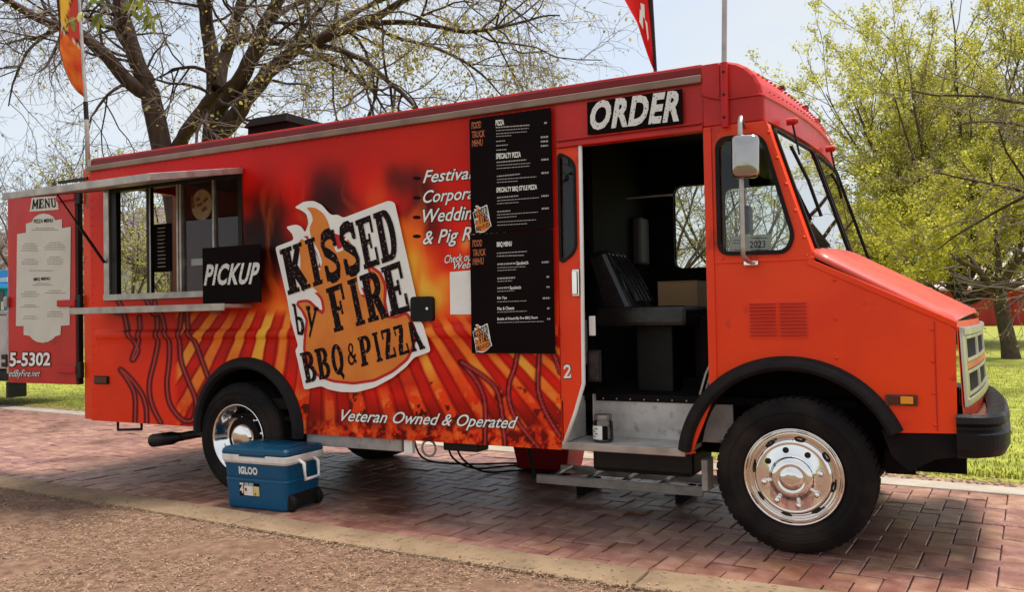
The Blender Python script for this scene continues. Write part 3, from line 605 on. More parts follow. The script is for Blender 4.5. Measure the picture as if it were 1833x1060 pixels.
rbox('cab_floor', (-1.40, .34, .77), (.30, WT-.05, .815), M['dark'], T, 0)
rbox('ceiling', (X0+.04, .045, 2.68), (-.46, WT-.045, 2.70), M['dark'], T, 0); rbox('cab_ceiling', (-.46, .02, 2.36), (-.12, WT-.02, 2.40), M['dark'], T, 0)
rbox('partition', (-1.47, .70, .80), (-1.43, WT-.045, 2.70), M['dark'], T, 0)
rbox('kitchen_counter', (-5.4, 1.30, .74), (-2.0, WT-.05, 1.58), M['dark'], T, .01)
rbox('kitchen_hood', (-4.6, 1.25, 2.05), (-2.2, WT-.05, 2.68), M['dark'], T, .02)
# flare of the rear arch, front arch
def flare(name, c, a0, a1, r0, r1, n=40, parent=T, thick=.055):
    b = MB(); prof = [(r0, .03), (r0, -.030), (r0+.020, -thick), (r1-.03, -thick*.9), (r1, -.012), (r1, .0)]
    vs = []
    for i in range(n+1):
        a = RAD(a0+(a1-a0)*i/n)
        for (r, y) in prof: vs.append((c[0]+r*math.cos(a), y, c[1]+r*math.sin(a)))
    m = len(prof); b.add(vs, [(i*m+q, (i+1)*m+q, (i+1)*m+q+1, i*m+q+1) for i in range(n) for q in range(m-1)]+[tuple(range(m)), tuple(range(n*m, n*m+m))[::-1]])
    return b.build(name, M['rubber'], parent, fixn=True, smooth=False, bevel=.006)
flare('rear_wheel_flare', RA, 184, -4, .475, .565)
flare('front_wheel_flare', FA, 173, 23, .548, .628)
def liner(name, c, r, d):
    b = MB(); n = 24; vs = []
    for i in range(n+1):
        a = RAD(172-150*i/n); vs += [(c[0]+r*math.cos(a), .035, c[1]+r*math.sin(a)), (c[0]+r*math.cos(a), d, c[1]+r*math.sin(a))]
    b.add(vs, [(2*i, 2*i+2, 2*i+3, 2*i+1) for i in range(n)]); b.poly([vs[2*i+1] for i in range(n+1)]); return b.build(name, M['under'], T)
liner('rear_wheel_well', RA, .515, .62); liner('front_wheel_well', FA, .575, .52)

# serving window: frames, panes, interior
def bar(name, x0, x1, z0, z1, m, y0=-.004, y1=.05, bev=.003): return rbox(name, (x0, y0, z0), (x1, y1, z1), M[m], T, bev)
fr = empty('serving_window', (-4.9, 0, 1.56), parent=T)
def wbar(name, x0, x1, z0, z1, m, y0=-.004, y1=.05): return rbox(name, (x0, y0, z0), (x1, y1, z1), M[m], fr, .003)
wbar('frame_jamb', WX0-.012, WX0+.055, WZ0, WZ1, 'alu', -.012, .06); wbar('frame_jamb', WX0+.055, WX0+.135, WZ0+.02, WZ1, 'black', .004, .05)
wbar('frame_jamb', WX1-.03, WX1+.012, WZ0, WZ1, 'black', -.012, .06)
wbar('frame_sill', WX0-.012, WX1+.012, WZ0-.03, WZ0+.022, 'alu', -.02, .07); wbar('frame_head', WX0-.012, WX1+.012, WZ1-.03, WZ1+.02, 'black', -.008, .06)
wbar('mullion', -5.158, -5.108, WZ0+.02, WZ1-.02, 'black', .0, .04); wbar('mullion', -5.118, -5.103, WZ0+.02, WZ1-.02, 'alu', -.004, .0)
wbar('mullion', -4.795, -4.775, WZ0+.02, WZ1-.02, 'alu', -.006, .045); wbar('mullion', -4.765, -4.742, WZ0+.02, WZ1-.02, 'alu', -.004, .045)
wbar('mullion', -4.392, -4.372, WZ0+.02, WZ1-.02, 'alu', -.004, .04)
for (a, c, y) in ((-4.74, -4.393, .025), (-4.371, -4.10, .02)):
    b = MB(); b.poly([(a, y, WZ0+.02), (c, y, WZ0+.02), (c, y, WZ1-.03), (a, y, WZ1-.03)]); b.build('window_pane', M['glass'], fr)
x, z = S(357, 366); b = MB(); b.sheet([(x+.115*math.cos(t), z+.125*math.sin(t)) for t in np.linspace(0, 2*math.pi, 33)[:-1]], lambda a, c: (a, .0235, c)); b.build('round_sticker', mat('tan_paper_sticker', (.34, .26, .17), .6, c2=(.26, .18, .11), scale=20.), fr)
for pts in ([(341, 352), (346, 350), (349, 372), (344, 374)], [(350, 355), (357, 352), (359, 358), (352, 361)], [(352, 366), (361, 361), (363, 366), (354, 371)], [(363, 358), (371, 352), (373, 357), (365, 364)], [(360, 375), (368, 368), (371, 374), (362, 381)]):
    b = MB(); b.sheet(pts, lambda u, v: (S(u, v, .022)[0], .022, S(u, v, .022)[1])); b.build('sticker_print', mat('brown_print', (.16, .045, .02), .6), fr)
x, z = S(329, 463); x2, z2 = S(362, 473); rbox('paper_note', (x, .075, z2), (x2, .08, z), M['white'], fr, 0)
x, z = S(275, 402, .25); x2, z2 = S(306, 486, .25); rbox('inside_menu_panel', (x, .25, z2), (x2, .265, z), M['board'], fr, .003)
b = MB()
for i in range(11):
    zz = z2+(z-z2)*(.1+.8*i/10); b.poly([(x+.05, .248, zz), (x+.05+random.uniform(.05, .11), .248, zz), (x+.15, .248, zz+.008), (x+.05, .248, zz+.008)])
b.build('panel_print', M['greytext'], fr, kind='stuff')
# awning hatch (hinged above the window, propped on struts), shelf
hz = 2.505; oz = 2.335; od = -.86
hp = [(WX0-.02, -.014, hz), (WX1+.02, -.014, hz), (WX1+.02, od, oz), (WX0-.02, od, oz)]
b = MB(); b.hexa([(p[0], p[1], p[2]-.016) for p in hp], [(p[0], p[1], p[2]+.016) for p in hp]); hatch = b.build('awning_hatch', M['alupaint'], T, bevel=.004)
b = MB(); b.hexa([(WX0-.03, od-.014, oz-.028), (WX1+.03, od-.014, oz-.028), (WX1+.03, od+.0, oz-.028), (WX0-.03, od+.0, oz-.028)], [(WX0-.03, od-.014, oz+.026), (WX1+.03, od-.014, oz+.026), (WX1+.03, od, oz+.026), (WX0-.03, od, oz+.026)]); b.build('hatch_edge', M['alu'], hatch, bevel=.004)
for xx in (WX0-.034, WX1+.022):
    b = MB(); b.hexa([(xx, -.014, hz-.026), (xx+.012, -.014, hz-.026), (xx+.012, od-.014, oz-.027), (xx, od-.014, oz-.027)], [(xx, -.014, hz+.022), (xx+.012, -.014, hz+.022), (xx+.012, od-.014, oz+.025), (xx, od-.014, oz+.025)]); b.build('hatch_edge', M['alu'], hatch, bevel=.003)
s0 = np.array([WX0+.01, -.02, 1.86]); s1 = np.array([WX0+.01, -.45, 2.40])
b = MB(); b.tube([s0, s0+(s1-s0)*.55], .013, 8); b.tube([s0+(s1-s0)*.5, s1], .007, 8); b.build('gas_strut', M['black'], T)
rbox('serving_shelf', (-5.72, -.30, 1.435), (-3.95, -.024, 1.462), M['alu'], T, .004); rbox('shelf_lip', (-5.722, -.312, 1.415), (-3.948, -.300, 1.468), M['alu'], T, .003)
for xx in (-5.45, -4.3):
    b = MB(); b.plate([(0, 0), (.16, .0), (0, -.05)], (), 0, .012, fn=lambda a, y, c, xx=xx: (xx+y, -.026-a, 1.434+c)); b.build('shelf_bracket', M['alupaint'], T)

# sliding-door strip, door header, doorway trim
sw = rpoly([(-1.362, 1.675), (-1.272, 1.735), (-1.272, 2.29), (-1.362, 2.345)], [.02, .05, .05, .02])
MB().plate([(XB+.004, ZB+.01), (-1.372, .525), (-1.232, .90), (-1.222, 2.386), (XB+.004, 2.386)], [sw[::-1]], .0, .03).build('sliding_door', M['paint'], T, bevel=.003)
MB().plate(offs(sw, .016), [sw[::-1]], -.012, .02).build('door_window_seal', M['rubber'], T)
b = MB(); b.sheet(sw, lambda x, z: (x, .012, z)); b.build('door_window_glass', M['glass'], T)
b = MB(); b.tube([(-1.222, -.004, 2.386), (-1.226, -.004, 1.6), (-1.232, -.004, .91), (-1.29, -.004, .73), (-1.372, -.004, .53)], .013, 8); b.build('door_edge_trim', M['white'], T, smooth=True)
b = MB(); b.box((-1.285, -.035, 1.46), (-1.250, -.012, 1.61)); b.box((-1.292, -.014, 1.45), (-1.245, .0, 1.62)); b.build('door_handle', M['chrome'], T, bevel=.010)
MB().plate([(XB+.004, 2.388), (-.452, 2.388), (-.452, 2.68), (XB+.004, 2.68)], (), .0, .03).build('door_header', M['paintdark'], T, bevel=.003)
rbox('door_track', (XB+.01, -.022, 2.386), (-.452, .0, 2.415), M['paintdark'], T, .006); rbox('door_track', (XB+.01, -.016, 2.43), (-.46, .0, 2.444), M['paintdark'], T, .004)
# step well
sm = M['stepalu']
b = MB(); b.box((-1.37, .0, .505), (-.60, .36, .535)); b.build('step_tread', sm, T, bevel=.004)
b = MB(); b.box((-1.385, -.012, .497), (-.60, .0, .545)); b.build('step_nosing', M['alu'], T, bevel=.004)
b = MB(); b.box((-1.30, .345, .535), (-.40, .36, .815)); b.box((-1.385, .0, .535), (-1.372, .36, .80)); b.box((-1.30, .30, .535), (-1.29, .345, .815)); b.build('step_riser', sm, T, bevel=.003)
rivet_rows('step_rivets', [((-1.24, .785), (-.50, .785), .085)], .008, .343, 'alu')
# cab side with its window
cw = rpoly([(-.362, 1.682), (-.010, 1.675), (.022, 1.75), (-.122, 2.285), (-.16, 2.32), (-.362, 2.32)], [.05, .05, .05, .04, .03, .05])
outer = [(-.60, .515), (-.545, .52)]+[p for p in archF if p[1] > .50]+[(.505, .69), (.805, .70), (.812, 1.262), (.145, 1.60), (-.098, 2.408), (-.452, 2.408), (-.442, .90), (-.475, .84)]
MB().plate(outer, [cw[::-1]], .0, .03).build('cab_side', M['paint'], T, bevel=.003)
MB().plate(offs(cw, .022), [cw[::-1]], -.016, .02).build('cab_window_seal', M['rubber'], T, bevel=.004)
b = MB(); b.sheet(cw, lambda x, z: (x, .012, z)); b.build('cab_window_glass', M['glass'], T)
rbox('front_door_post', (-.452, -.012, .90), (-.405, .0, 2.405), M['paint'], T, .004)
b = MB(); b.hexa([(-.60, -.012, .515), (-.562, -.012, .515), (-.562, .0, .515), (-.60, .0, .515)], [(-.452, -.012, .899), (-.405, -.012, .899), (-.405, .0, .899), (-.452, .0, .899)]); b.build('front_door_post', M['paint'], T, bevel=.003)
rbox('sill_moulding', (-.404, -.008, 1.615), (.14, .0, 1.632), M['paint'], T, .003)
rivet_rows('cab_rivets', [((-.43, .98), (-.43, 2.36), .155), ((-.585, .55), (-.44, .90), .07), ((.20, 1.555), (.80, 1.248), .17), ((.70, 1.23), (.705, .74), .125), ((-.36, 1.64), (.10, 1.637), .12), ((.09, 1.74), (-.085, 2.34), .13), ((.24, 1.50), (.24, 1.08), .14), ((-.55, .60), (-.46, .84), .08)], .0108, -.001)
rbox('panel_seam', (.712, -.004, .71), (.718, .001, 1.27), M['paintdark'], T, 0)
# louvres
for (a, c) in ((-.212, -.070), (-.050, .092)):
    lo = MB().box((a-.006, -.004, 1.185), (c+.006, .001, 1.395)).build('louvre_panel', M['paint'], T, bevel=.002)
    for i in range(10):
        z = 1.197+i*.0195; b = MB(); b.hexa([(a, -.004, z), (c, -.004, z), (c, .0, z), (a, .0, z)], [(a, -.0165, z+.006), (c, -.0165, z+.006), (c, .0, z+.0155), (a, .0, z+.0155)]); b.build('louvre_slat', M['hood'], lo)
# marker lamps
x, z = S(1585, 706); x2, z2 = S(1643, 727); ml = rbox('marker_lamp', (x, -.016, z2), (x2, .0, z), M['rust'], T, .004)
rbox('lamp_lens', (x+(x2-x)*.47, -.027, z2+.010), (x2-.020, -.016, z-.008), M['amber'], ml, .004); rbox('lamp_lens', (x+.012, -.021, z2+.010), (x+(x2-x)*.46, -.016, z-.008), M['darklens'], ml, .003)
x, z = S(171, 673); x2, z2 = S(196, 688); ml = rbox('marker_lamp', (x, -.016, z2), (x2, -.002, z), M['rubber'], T, .004); rbox('lamp_lens', (x+.01, -.024, z2+.008), (x2-.01, -.016, z-.008), M['darklens'], ml, .004)
# fuel flap on the wrap
p = rpoly([(-2.49, 1.31), (-2.31, 1.31), (-2.31, 1.48), (-2.49, 1.48)], .03); MB().plate(p, (), -.034, -.002).build('vent_cover', M['plastic'], T, bevel=.006)
MB().lathe([(.012, 0), (.011, -.006), (.0005, -.007)], (-2.355, -.034, 1.395), 'y', 12).build('lock', M['chrome'], T, smooth=True)
# hood, cowl, nose
def bulge(y, k=.11): t = (y-WT/2)/(WT/2); return k*.45*(1-t*t)+.075*y
def hoodpt(u, v):
    y = .0+WT*v; e = min(v, 1-v)*WT; rr = .05
    drop = 0 if e > rr else rr-math.sqrt(max(0, rr*rr-(rr-e)**2))
    x0 = .135+bulge(y, .06); x1 = .815+bulge(y, .085); x = x0+(x1-x0)*u
    z = 1.672+(1.282-1.672)*u+.035*(1-(2*v-1)**2)-drop*.9
    if u > .97: z -= .012
    return (x, y-.002, z)
vv = [0, .004, .010, .018, .026]+list(np.linspace(.05, .95, 14))+[.974, .982, .990, .996, 1]
b = MB(); uu = list(np.linspace(0, .97, 10))+[.985, 1.0]; vs = [hoodpt(u, v) for u in uu for v in vv]; k = len(vv)
b.add(vs, [(i*k+j, (i+1)*k+j, (i+1)*k+j+1, i*k+j+1) for i in range(len(uu)-1) for j in range(k-1)]); b.build('hood', M['hood'], T, smooth=True, solid=.006)
b = MB(); b.hexa([(.10, -.008, 1.588), (.818, -.008, 1.232), (.818, .02, 1.232), (.10, .02, 1.588)], [(.105, -.008, 1.628), (.818, -.008, 1.268), (.818, .02, 1.268), (.105, .02, 1.628)]); b.build('hood_flange', M['paint'], T, bevel=.005)
def nosept(y, z): return .818+.018*(1.27-z)/.45+bulge(y, .085)
b = MB()
b.grid(lambda u, v: (nosept(WT*u, 1.27-.57*v)-.004, WT*u, 1.27-.57*v), 20, 6); b.build('nose_panel', M['paint'], T, smooth=True)
gr = empty('grille', (.86, WT/2, .82), parent=T)
def gbar(name, y0, y1, z0, z1, m, d0=.0, d1=.025, n=10, bev=.003):
    b = MB()
    for i in range(n):
        a = y0+(y1-y0)*i/n; c = y0+(y1-y0)*(i+1)/n
        b.hexa([(nosept(a, z0)+d0, a, z0), (nosept(c, z0)+d0, c, z0), (nosept(c, z0)+d1, c, z0), (nosept(a, z0)+d1, a, z0)], [(nosept(a, z1)+d0, a, z1), (nosept(c, z1)+d0, c, z1), (nosept(c, z1)+d1, c, z1), (nosept(a, z1)+d1, a, z1)])
    return b.build(name, M[m], gr, bevel=bev, fixn=True)
gbar('surround', .045, WT-.045, 1.195, 1.235, 'trimchrome'); gbar('surround', .045, WT-.045, .835, .872, 'trimchrome'); gbar('surround', .03, .10, .83, 1.24, 'trimchrome', 0, .018, 2); gbar('surround', WT-.10, WT-.03, .83, 1.24, 'trimchrome', 0, .018, 2)
for (a, c) in ((.14, .60), (.66, 1.29), (1.35, 1.81)):
    for (z0, z1) in ((.885, 1.005), (1.06, 1.185)):
        gbar('opening', a, c, z0, z1, 'dark', .004, .008, 4, 0); gbar('trim', a-.02, c+.02, z1-.012, z1+.006, 'trimchrome', .004, .018, 4); gbar('trim', a-.02, c+.02, z0-.006, z0+.012, 'trimchrome', .004, .018, 4)
        gbar('trim', a-.02, a, z0, z1, 'trimchrome', .004, .018, 1); gbar('trim', c, c+.02, z0, z1, 'trimchrome', .004, .018, 1)
gbar('badge_band', .11, WT-.11, 1.015, 1.052, 'hood', .004, .016, 10)
# bumper
plan = [(.80, -.035), (.90, -.03), (.985, .03), (1.035, .16), (1.06, .45), (1.075, WT/2), (1.06, WT-.45), (1.035, WT-.16), (.985, WT-.03), (.90, WT+.03), (.80, WT+.035)]
pp = []
for i in range(len(plan)-1):
    p0, p1, p2, p3 = [np.array(plan[max(0, min(len(plan)-1, i+d))]) for d in (-1, 0, 1, 2)]
    for t in np.linspace(0, 1, 5)[:-1]: pp.append(.5*(2*p1+(p2-p0)*t+(2*p0-5*p1+4*p2-p3)*t*t+(3*p1-p0-3*p2+p3)*t**3))
pp.append(np.array(plan[-1])); b = MB(); vs = []
prof = [(-.11, .775), (-.02, .800), (-.006, .785), (.0, .755), (-.022, .735), (-.022, .720), (.002, .700), (.0, .625), (-.02, .585), (-.11, .565), (-.11, .775)]
for i, p in enumerate(pp):
    t = pp[min(i+1, len(pp)-1)]-pp[max(i-1, 0)]; t /= np.linalg.norm(t); n = np.array([t[1], -t[0]])
    for (d, z) in prof: vs.append((p[0]+n[0]*d, p[1]+n[1]*d, z-.018*(1-(2*i/(len(pp)-1)-1)**2)*0))
m = len(prof); b.add(vs, [(i*m+q, (i+1)*m+q, (i+1)*m+q+1, i*m+q+1) for i in range(len(pp)-1) for q in range(m-1)]+[tuple(range(m)), tuple(range((len(pp)-1)*m, len(pp)*m))]); b.build('bumper', M['plastic'], T, fixn=True, smooth=False)
rbox('bumper_bracket', (.83, .12, .66), (.96, .22, .78), M['rust'], T, .008); rbox('bumper_bracket', (.83, 1.73, .66), (.96, 1.83, .78), M['rust'], T, .008); rbox('bumper_bracket', (.84, .4, .70), (.99, 1.55, .755), M['rust'], T, .01)
b = MB(); b.plate([(.45, .70), (.83, .70), (.83, .585), (.70, .56), (.58, .49), (.50, .56)], (), .012, .05); b.build('valance', M['under'], T)
b = MB(); b.box((-.3, .55, .40), (.85, .62, .60)); b.box((-.3, WT-.62, .40), (.85, WT-.55, .60)); b.box((-5.7, .55, .44), (-.3, .62, .62)); b.box((-5.7, WT-.62, .44), (-.3, WT-.55, .62)); b.box((.45, .2, .44), (.6, WT-.2, .56)); b.box((-5.8, .06, .57), (-1.4, WT-.06, .60)); b.box((-.25, .5, .5), (.5, WT-.5, 1.1)); b.build('chassis', M['under'], T)
# windscreen: two panes in black rubber, centre post, pillars
def wsp(y, s):   # s 0 bottom .. 1 top
    xb, zb, xt, zt = .135, 1.648, -.098, 2.40
    bl = bulge(y, .075); return (xb+(xt-xb)*s+bl, y, zb+(zt-zb)*s)
def wpoly(y0, y1, r):
    return rpoly([(y0, .035), (y1, .035), (y1, .955), (y0, .955)], r)
def wplate(name, outer, hole, d, m):
    b = MB(); loops = [outer]+([hole] if hole else [])
    b.sheet(outer, lambda y, s: tuple(np.array(wsp(y, s))+np.array([.75, 0, .25])*d), [hole] if hole else [])
    return b.build(name, m, T, solid=.012 if hole else 0)
for (a, c) in ((.085, .93), (1.02, WT-.085)):
    g = wpoly(a, c, .06); wplate('windscreen_pane', g, None, .006, M['wglass']); wplate('windscreen_seal', offs(g, .022), g, .012, M['rubber'])
wplate('windscreen_frame', [(.0, .0), (WT, .0), (WT, 1.0), (.0, 1.0)], None, -.002, M['paint']) if False else None
for (a, c) in ((.006, .075), (.94, 1.01), (WT-.075, WT-.006)):
    b = MB(); lo = [np.array(wsp(a, 0)), np.array(wsp(c, 0))]; hi = [np.array(wsp(a, 1)), np.array(wsp(c, 1))]; dd = np.array([-.05, 0, 0])
    b.hexa([lo[0]+dd, lo[1]+dd, lo[1], lo[0]], [hi[0]+dd, hi[1]+dd, hi[1], hi[0]]); b.build('windscreen_pillar', M['paint'], T, bevel=.006, fixn=True)
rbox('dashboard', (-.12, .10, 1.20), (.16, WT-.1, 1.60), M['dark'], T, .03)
# visor / roof cap over the windscreen
prof = [(-.452, 2.405), (-.452, 2.772), (-.38, 2.778), (-.31, 2.776), (-.25, 2.758), (-.20, 2.728), (-.155, 2.68), (-.125, 2.62), (-.112, 2.565), (-.104, 2.556), (-.104, 2.548), (-.109, 2.540), (-.106, 2.412), (-.118, 2.404)]
secs = [(-.004, .93), (.004, .985), (.018, 1.0)]+[(y, 1.0) for y in np.linspace(.1, WT-.1, 16)]+[(WT-.018, 1.0), (WT-.004, .985), (WT+.004, .93)]
b = MB(); vs = []
for (y, k) in secs:
    for (x, z) in prof:
        cx, cz = -.40, 2.58; wgt = max(0, (x+.452)/.35); vs.append((cx+(x-cx)*k+wgt*bulge(min(max(y, 0), WT), .13), y, cz+(z-cz)*k))
m = len(prof); b.add(vs, [(i*m+q, i*m+(q+1) % m, (i+1)*m+(q+1) % m, (i+1)*m+q) for i in range(len(secs)-1) for q in range(m)]+[tuple(range(m)), tuple(range((len(secs)-1)*m, len(secs)*m))]); b.build('roof_visor', M['paintdark'], T, fixn=True)
b = MB()
for i in range(26):
    y = .08+i*(WT-.16)/25; xx = -.165+bulge(y, .105); b.lathe([(.012, 0), (.009, .010), (.0006, .013)], (xx, y, 2.688), 'z', 7); b.lathe([(.008, 0), (.006, .008), (.0006, .010)], (-.108+bulge(y, .13), y, 2.585), 'x', 6)
b.build('visor_rivets', M['paintdark'], T, kind='stuff')
for yy in (.55, 1.15, 1.62): rbox('clearance_lamp', (-.19+bulge(yy, .1), yy-.035, 2.705), (-.155+bulge(yy, .1), yy+.035, 2.728), M['darklens'], T, .008)
# corner cap of the visor side, with its rivets
MB().plate(rpoly([(-.452, 2.60), (-.452, 2.77), (-.35, 2.77), (-.35, 2.56)], .02), (), -.012, -.001).build('visor_corner_cap', M['paintdark'], T, bevel=.004)
b = MB(); b.tube([(-.455, -.010, 2.60), (-.40, -.012, 2.575), (-.33, -.011, 2.556), (-.12, -.008, 2.556)], .006, 6); b.build('visor_seam', M['paintdark'], T)
# wipers
for (p0, p1, p2, p3) in (((1393, 215, .28), (1418, 275, .30), (1392, 262, .22), (1430, 385, .34)), ((1474, 266, 1.30), (1472, 330, 1.30), (1466, 310, 1.22), (1474, 357, 1.28))):
    def wq(p, o=.05):
        best = None
        for s in np.linspace(0, 1.1, 60):
            q = np.array(wsp(p[2], s))+np.array([o, 0, .012]); d = q-CAM; zz = d@FW; e = abs(530-FPX*(d@UP)/zz-p[1])
            if best is None or e < best[0]: best = (e, q)
        return best[1]
    b = MB(); b.tube([wq(p0, .07), wq(p1, .04)], .006, 6); b.build('wiper_arm', M['black'], T)
    b = MB(); A, B = wq(p2, .028), wq(p3, .028); b.tube([A, (A+B)/2+np.array([.012, 0, .004]), B], .010, 6); b.build('wiper_blade', M['rubber'], T)
    q = wq(p0, .07); b = MB(); b.lathe([(.022, -.03), (.022, .02), (.012, .035)], tuple(q), 'x', 12, True); b.build('wiper_motor', M['paintdark'], T)
# cab interior
b = MB(); b.box((-1.32, .44, 1.25), (-.70, .98, 1.385)); seat = b.build('seat', M['vinylseat'], T, bevel=.03)
b = MB(); b.hexa([(-1.26, .46, 1.34), (-1.06, .46, 1.34), (-1.06, .96, 1.34), (-1.26, .96, 1.34)], [(-1.40, .50, 1.75), (-1.27, .50, 1.78), (-1.27, .92, 1.78), (-1.40, .92, 1.75)]); b.build('backrest', M['vinylseat'], seat, bevel=.035)
b = MB(); b.box((-1.1, .62, .81), (-.85, .86, 1.27)); b.build('seat_base', M['black'], seat, bevel=.01)
for i in range(5):
    b = MB(); y = .56+i*.078; b.tube([(-1.062, y, 1.42), (-1.15, y, 1.58), (-1.255, y, 1.74)], .016, 6); b.build('seat_rib', M['vinylseat'], seat)
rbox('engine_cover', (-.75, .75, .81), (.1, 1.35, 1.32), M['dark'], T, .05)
b = MB(); c = np.array([-.42, 1.42, 1.52]); b.tube([c+np.array([.09*math.cos(t)*.5, .2*math.sin(t), .19*math.cos(t)]) for t in np.linspace(0, 2*math.pi, 25)], .014, 8, False); b.tube([c+np.array([.03, 0, 0]), c+np.array([.32, 0, -.25])], .02, 8); b.build('steering_wheel', M['black'], T)
rbox('grab_panel', (-1.40, .36, 1.0), (-1.39, .46, 1.30), M['alupaint'], T, .01); rbox('wall_box', (-1.425, 1.5, 1.72), (-1.35, 1.72, 2.1), mat('grey_wall_panel', (.07, .055, .05), .4), T, .02)
x, z = S(1050, 627, .05); x2, z2 = S(1077, 684, .05); rbox('door_pocket', (x, .05, z2), (x2, .06, z), M['black'], T, .008); rbox('door_pocket_trim', (x+.015, .046, z2+.015), (x2-.015, .05, z-.015), mat('worn_grey_panel', (.05, .035, .035), .5, c2=(.02, .012, .012), scale=20.), T, .004)
x, z = S(1054, 566, .05); x2, z2 = S(1066, 601, .05); rbox('switch_plate', (x, .05, z2), (x2, .056, z), M['white'], T, .002); rbox('overhead_rail', (-1.36, 1.2, 2.20), (-1.0, 1.215, 2.215), M['alu'], T, .003)
for yy in (.42, .55): b = MB(); b.tube([(-.62, yy, .82), (-.58, yy, .95), (-.50, yy, 1.12)], .010, 6); b.build('gear_lever', M['alu'], T)
# "2023" card in the window, far mirror
x, z = S(1308, 423, .03); x2, z2 = S(1381, 452, .03); pc = rbox('permit_card', (x, .03, z2), (x2, .033, z), M['white'], T, 0)
b = MB(); put_text(b, '2023', [(1342, 432), (1370, 431), (1370, 443), (1342, 444)], lambda u, v: (S(u, v, .029)[0], .029, S(u, v, .029)[1]), offset=.02)
for (a, c, y) in ((1312, 1330, 431), (1312, 1332, 436), (1344, 1374, 427), (1313, 1326, 448), (1344, 1376, 448)):
    q = S(a, y, .029); r_ = S(c, y, .029); b.poly([(q[0], .029, q[1]), (r_[0], .029, r_[1]), (r_[0], .029, r_[1]+.004), (q[0], .029, q[1]+.004)])
b.build('card_print', M['offblack'], pc, kind='stuff')
q = ony(1334, 396, WT+.25); b = MB(); b.box((q[0]-.03, WT+.17, q[2]-.11), (q[0]+.05, WT+.34, q[2]+.13)); b.build('far_mirror', M['black'], T, bevel=.03); b = MB(); b.tube([(q[0], WT+.02, q[2]+.3), (q[0], WT+.24, q[2]+.25), (q[0], WT+.24, q[2]-.3), (q[0], WT, q[2]-.35)], .014, 6); b.build('far_mirror_arm', M['alu'], T)
# near mirror on its long arm
P0 = np.array([-.2, -.2, 2.40]); P1 = np.array([-.2, -.2, 1.64])
b = MB(); b.tube([(-.215, -.012, 2.38), (-.21, -.12, 2.405), P0+np.array([0, .02, .0]), P0+np.array([0, 0, -.04]), P1+np.array([0, 0, .05]), P1, (-.195, -.1, 1.615), (-.19, -.01, 1.61)], [.010, .012, .013, .014, .014, .013, .012, .010], 10); ma = b.build('mirror_arm', M['alu'], T, smooth=True)
mm = [(-.255, 2.05), (-.095, 2.045), (-.088, 2.305), (-.25, 2.315)]
b = MB(); lo = rpoly(mm, .04, 4); n = len(lo); cx, cz = -.172, 2.18; vs = []
for (k, y) in ((.45, -.262), (.70, -.256), (.84, -.244), (.90, -.225), (.90, -.19), (.8, -.17)):
    vs += [(cx+(x-cx)*k, y, cz+(z-cz)*k) for x, z in lo]
b.add(vs, [(i*n+j, i*n+(j+1) % n, (i+1)*n+(j+1) % n, (i+1)*n+j) for i in range(5) for j in range(n)]+[tuple(range(n))[::-1], tuple(range(5*n, 6*n))]); b.build('mirror_head', mat('mirror_shell', (.40, .37, .35), .10, 1., rvar=.04), T, fixn=True, smooth=True)
rbox('mirror_clamp', (-.222, -.225, 2.15), (-.18, -.18, 2.20), M['alu'], T, .005)
rbox('arm_foot', (-.235, -.03, 1.595), (-.155, -.012, 1.622), M['chrome'], T, .006)
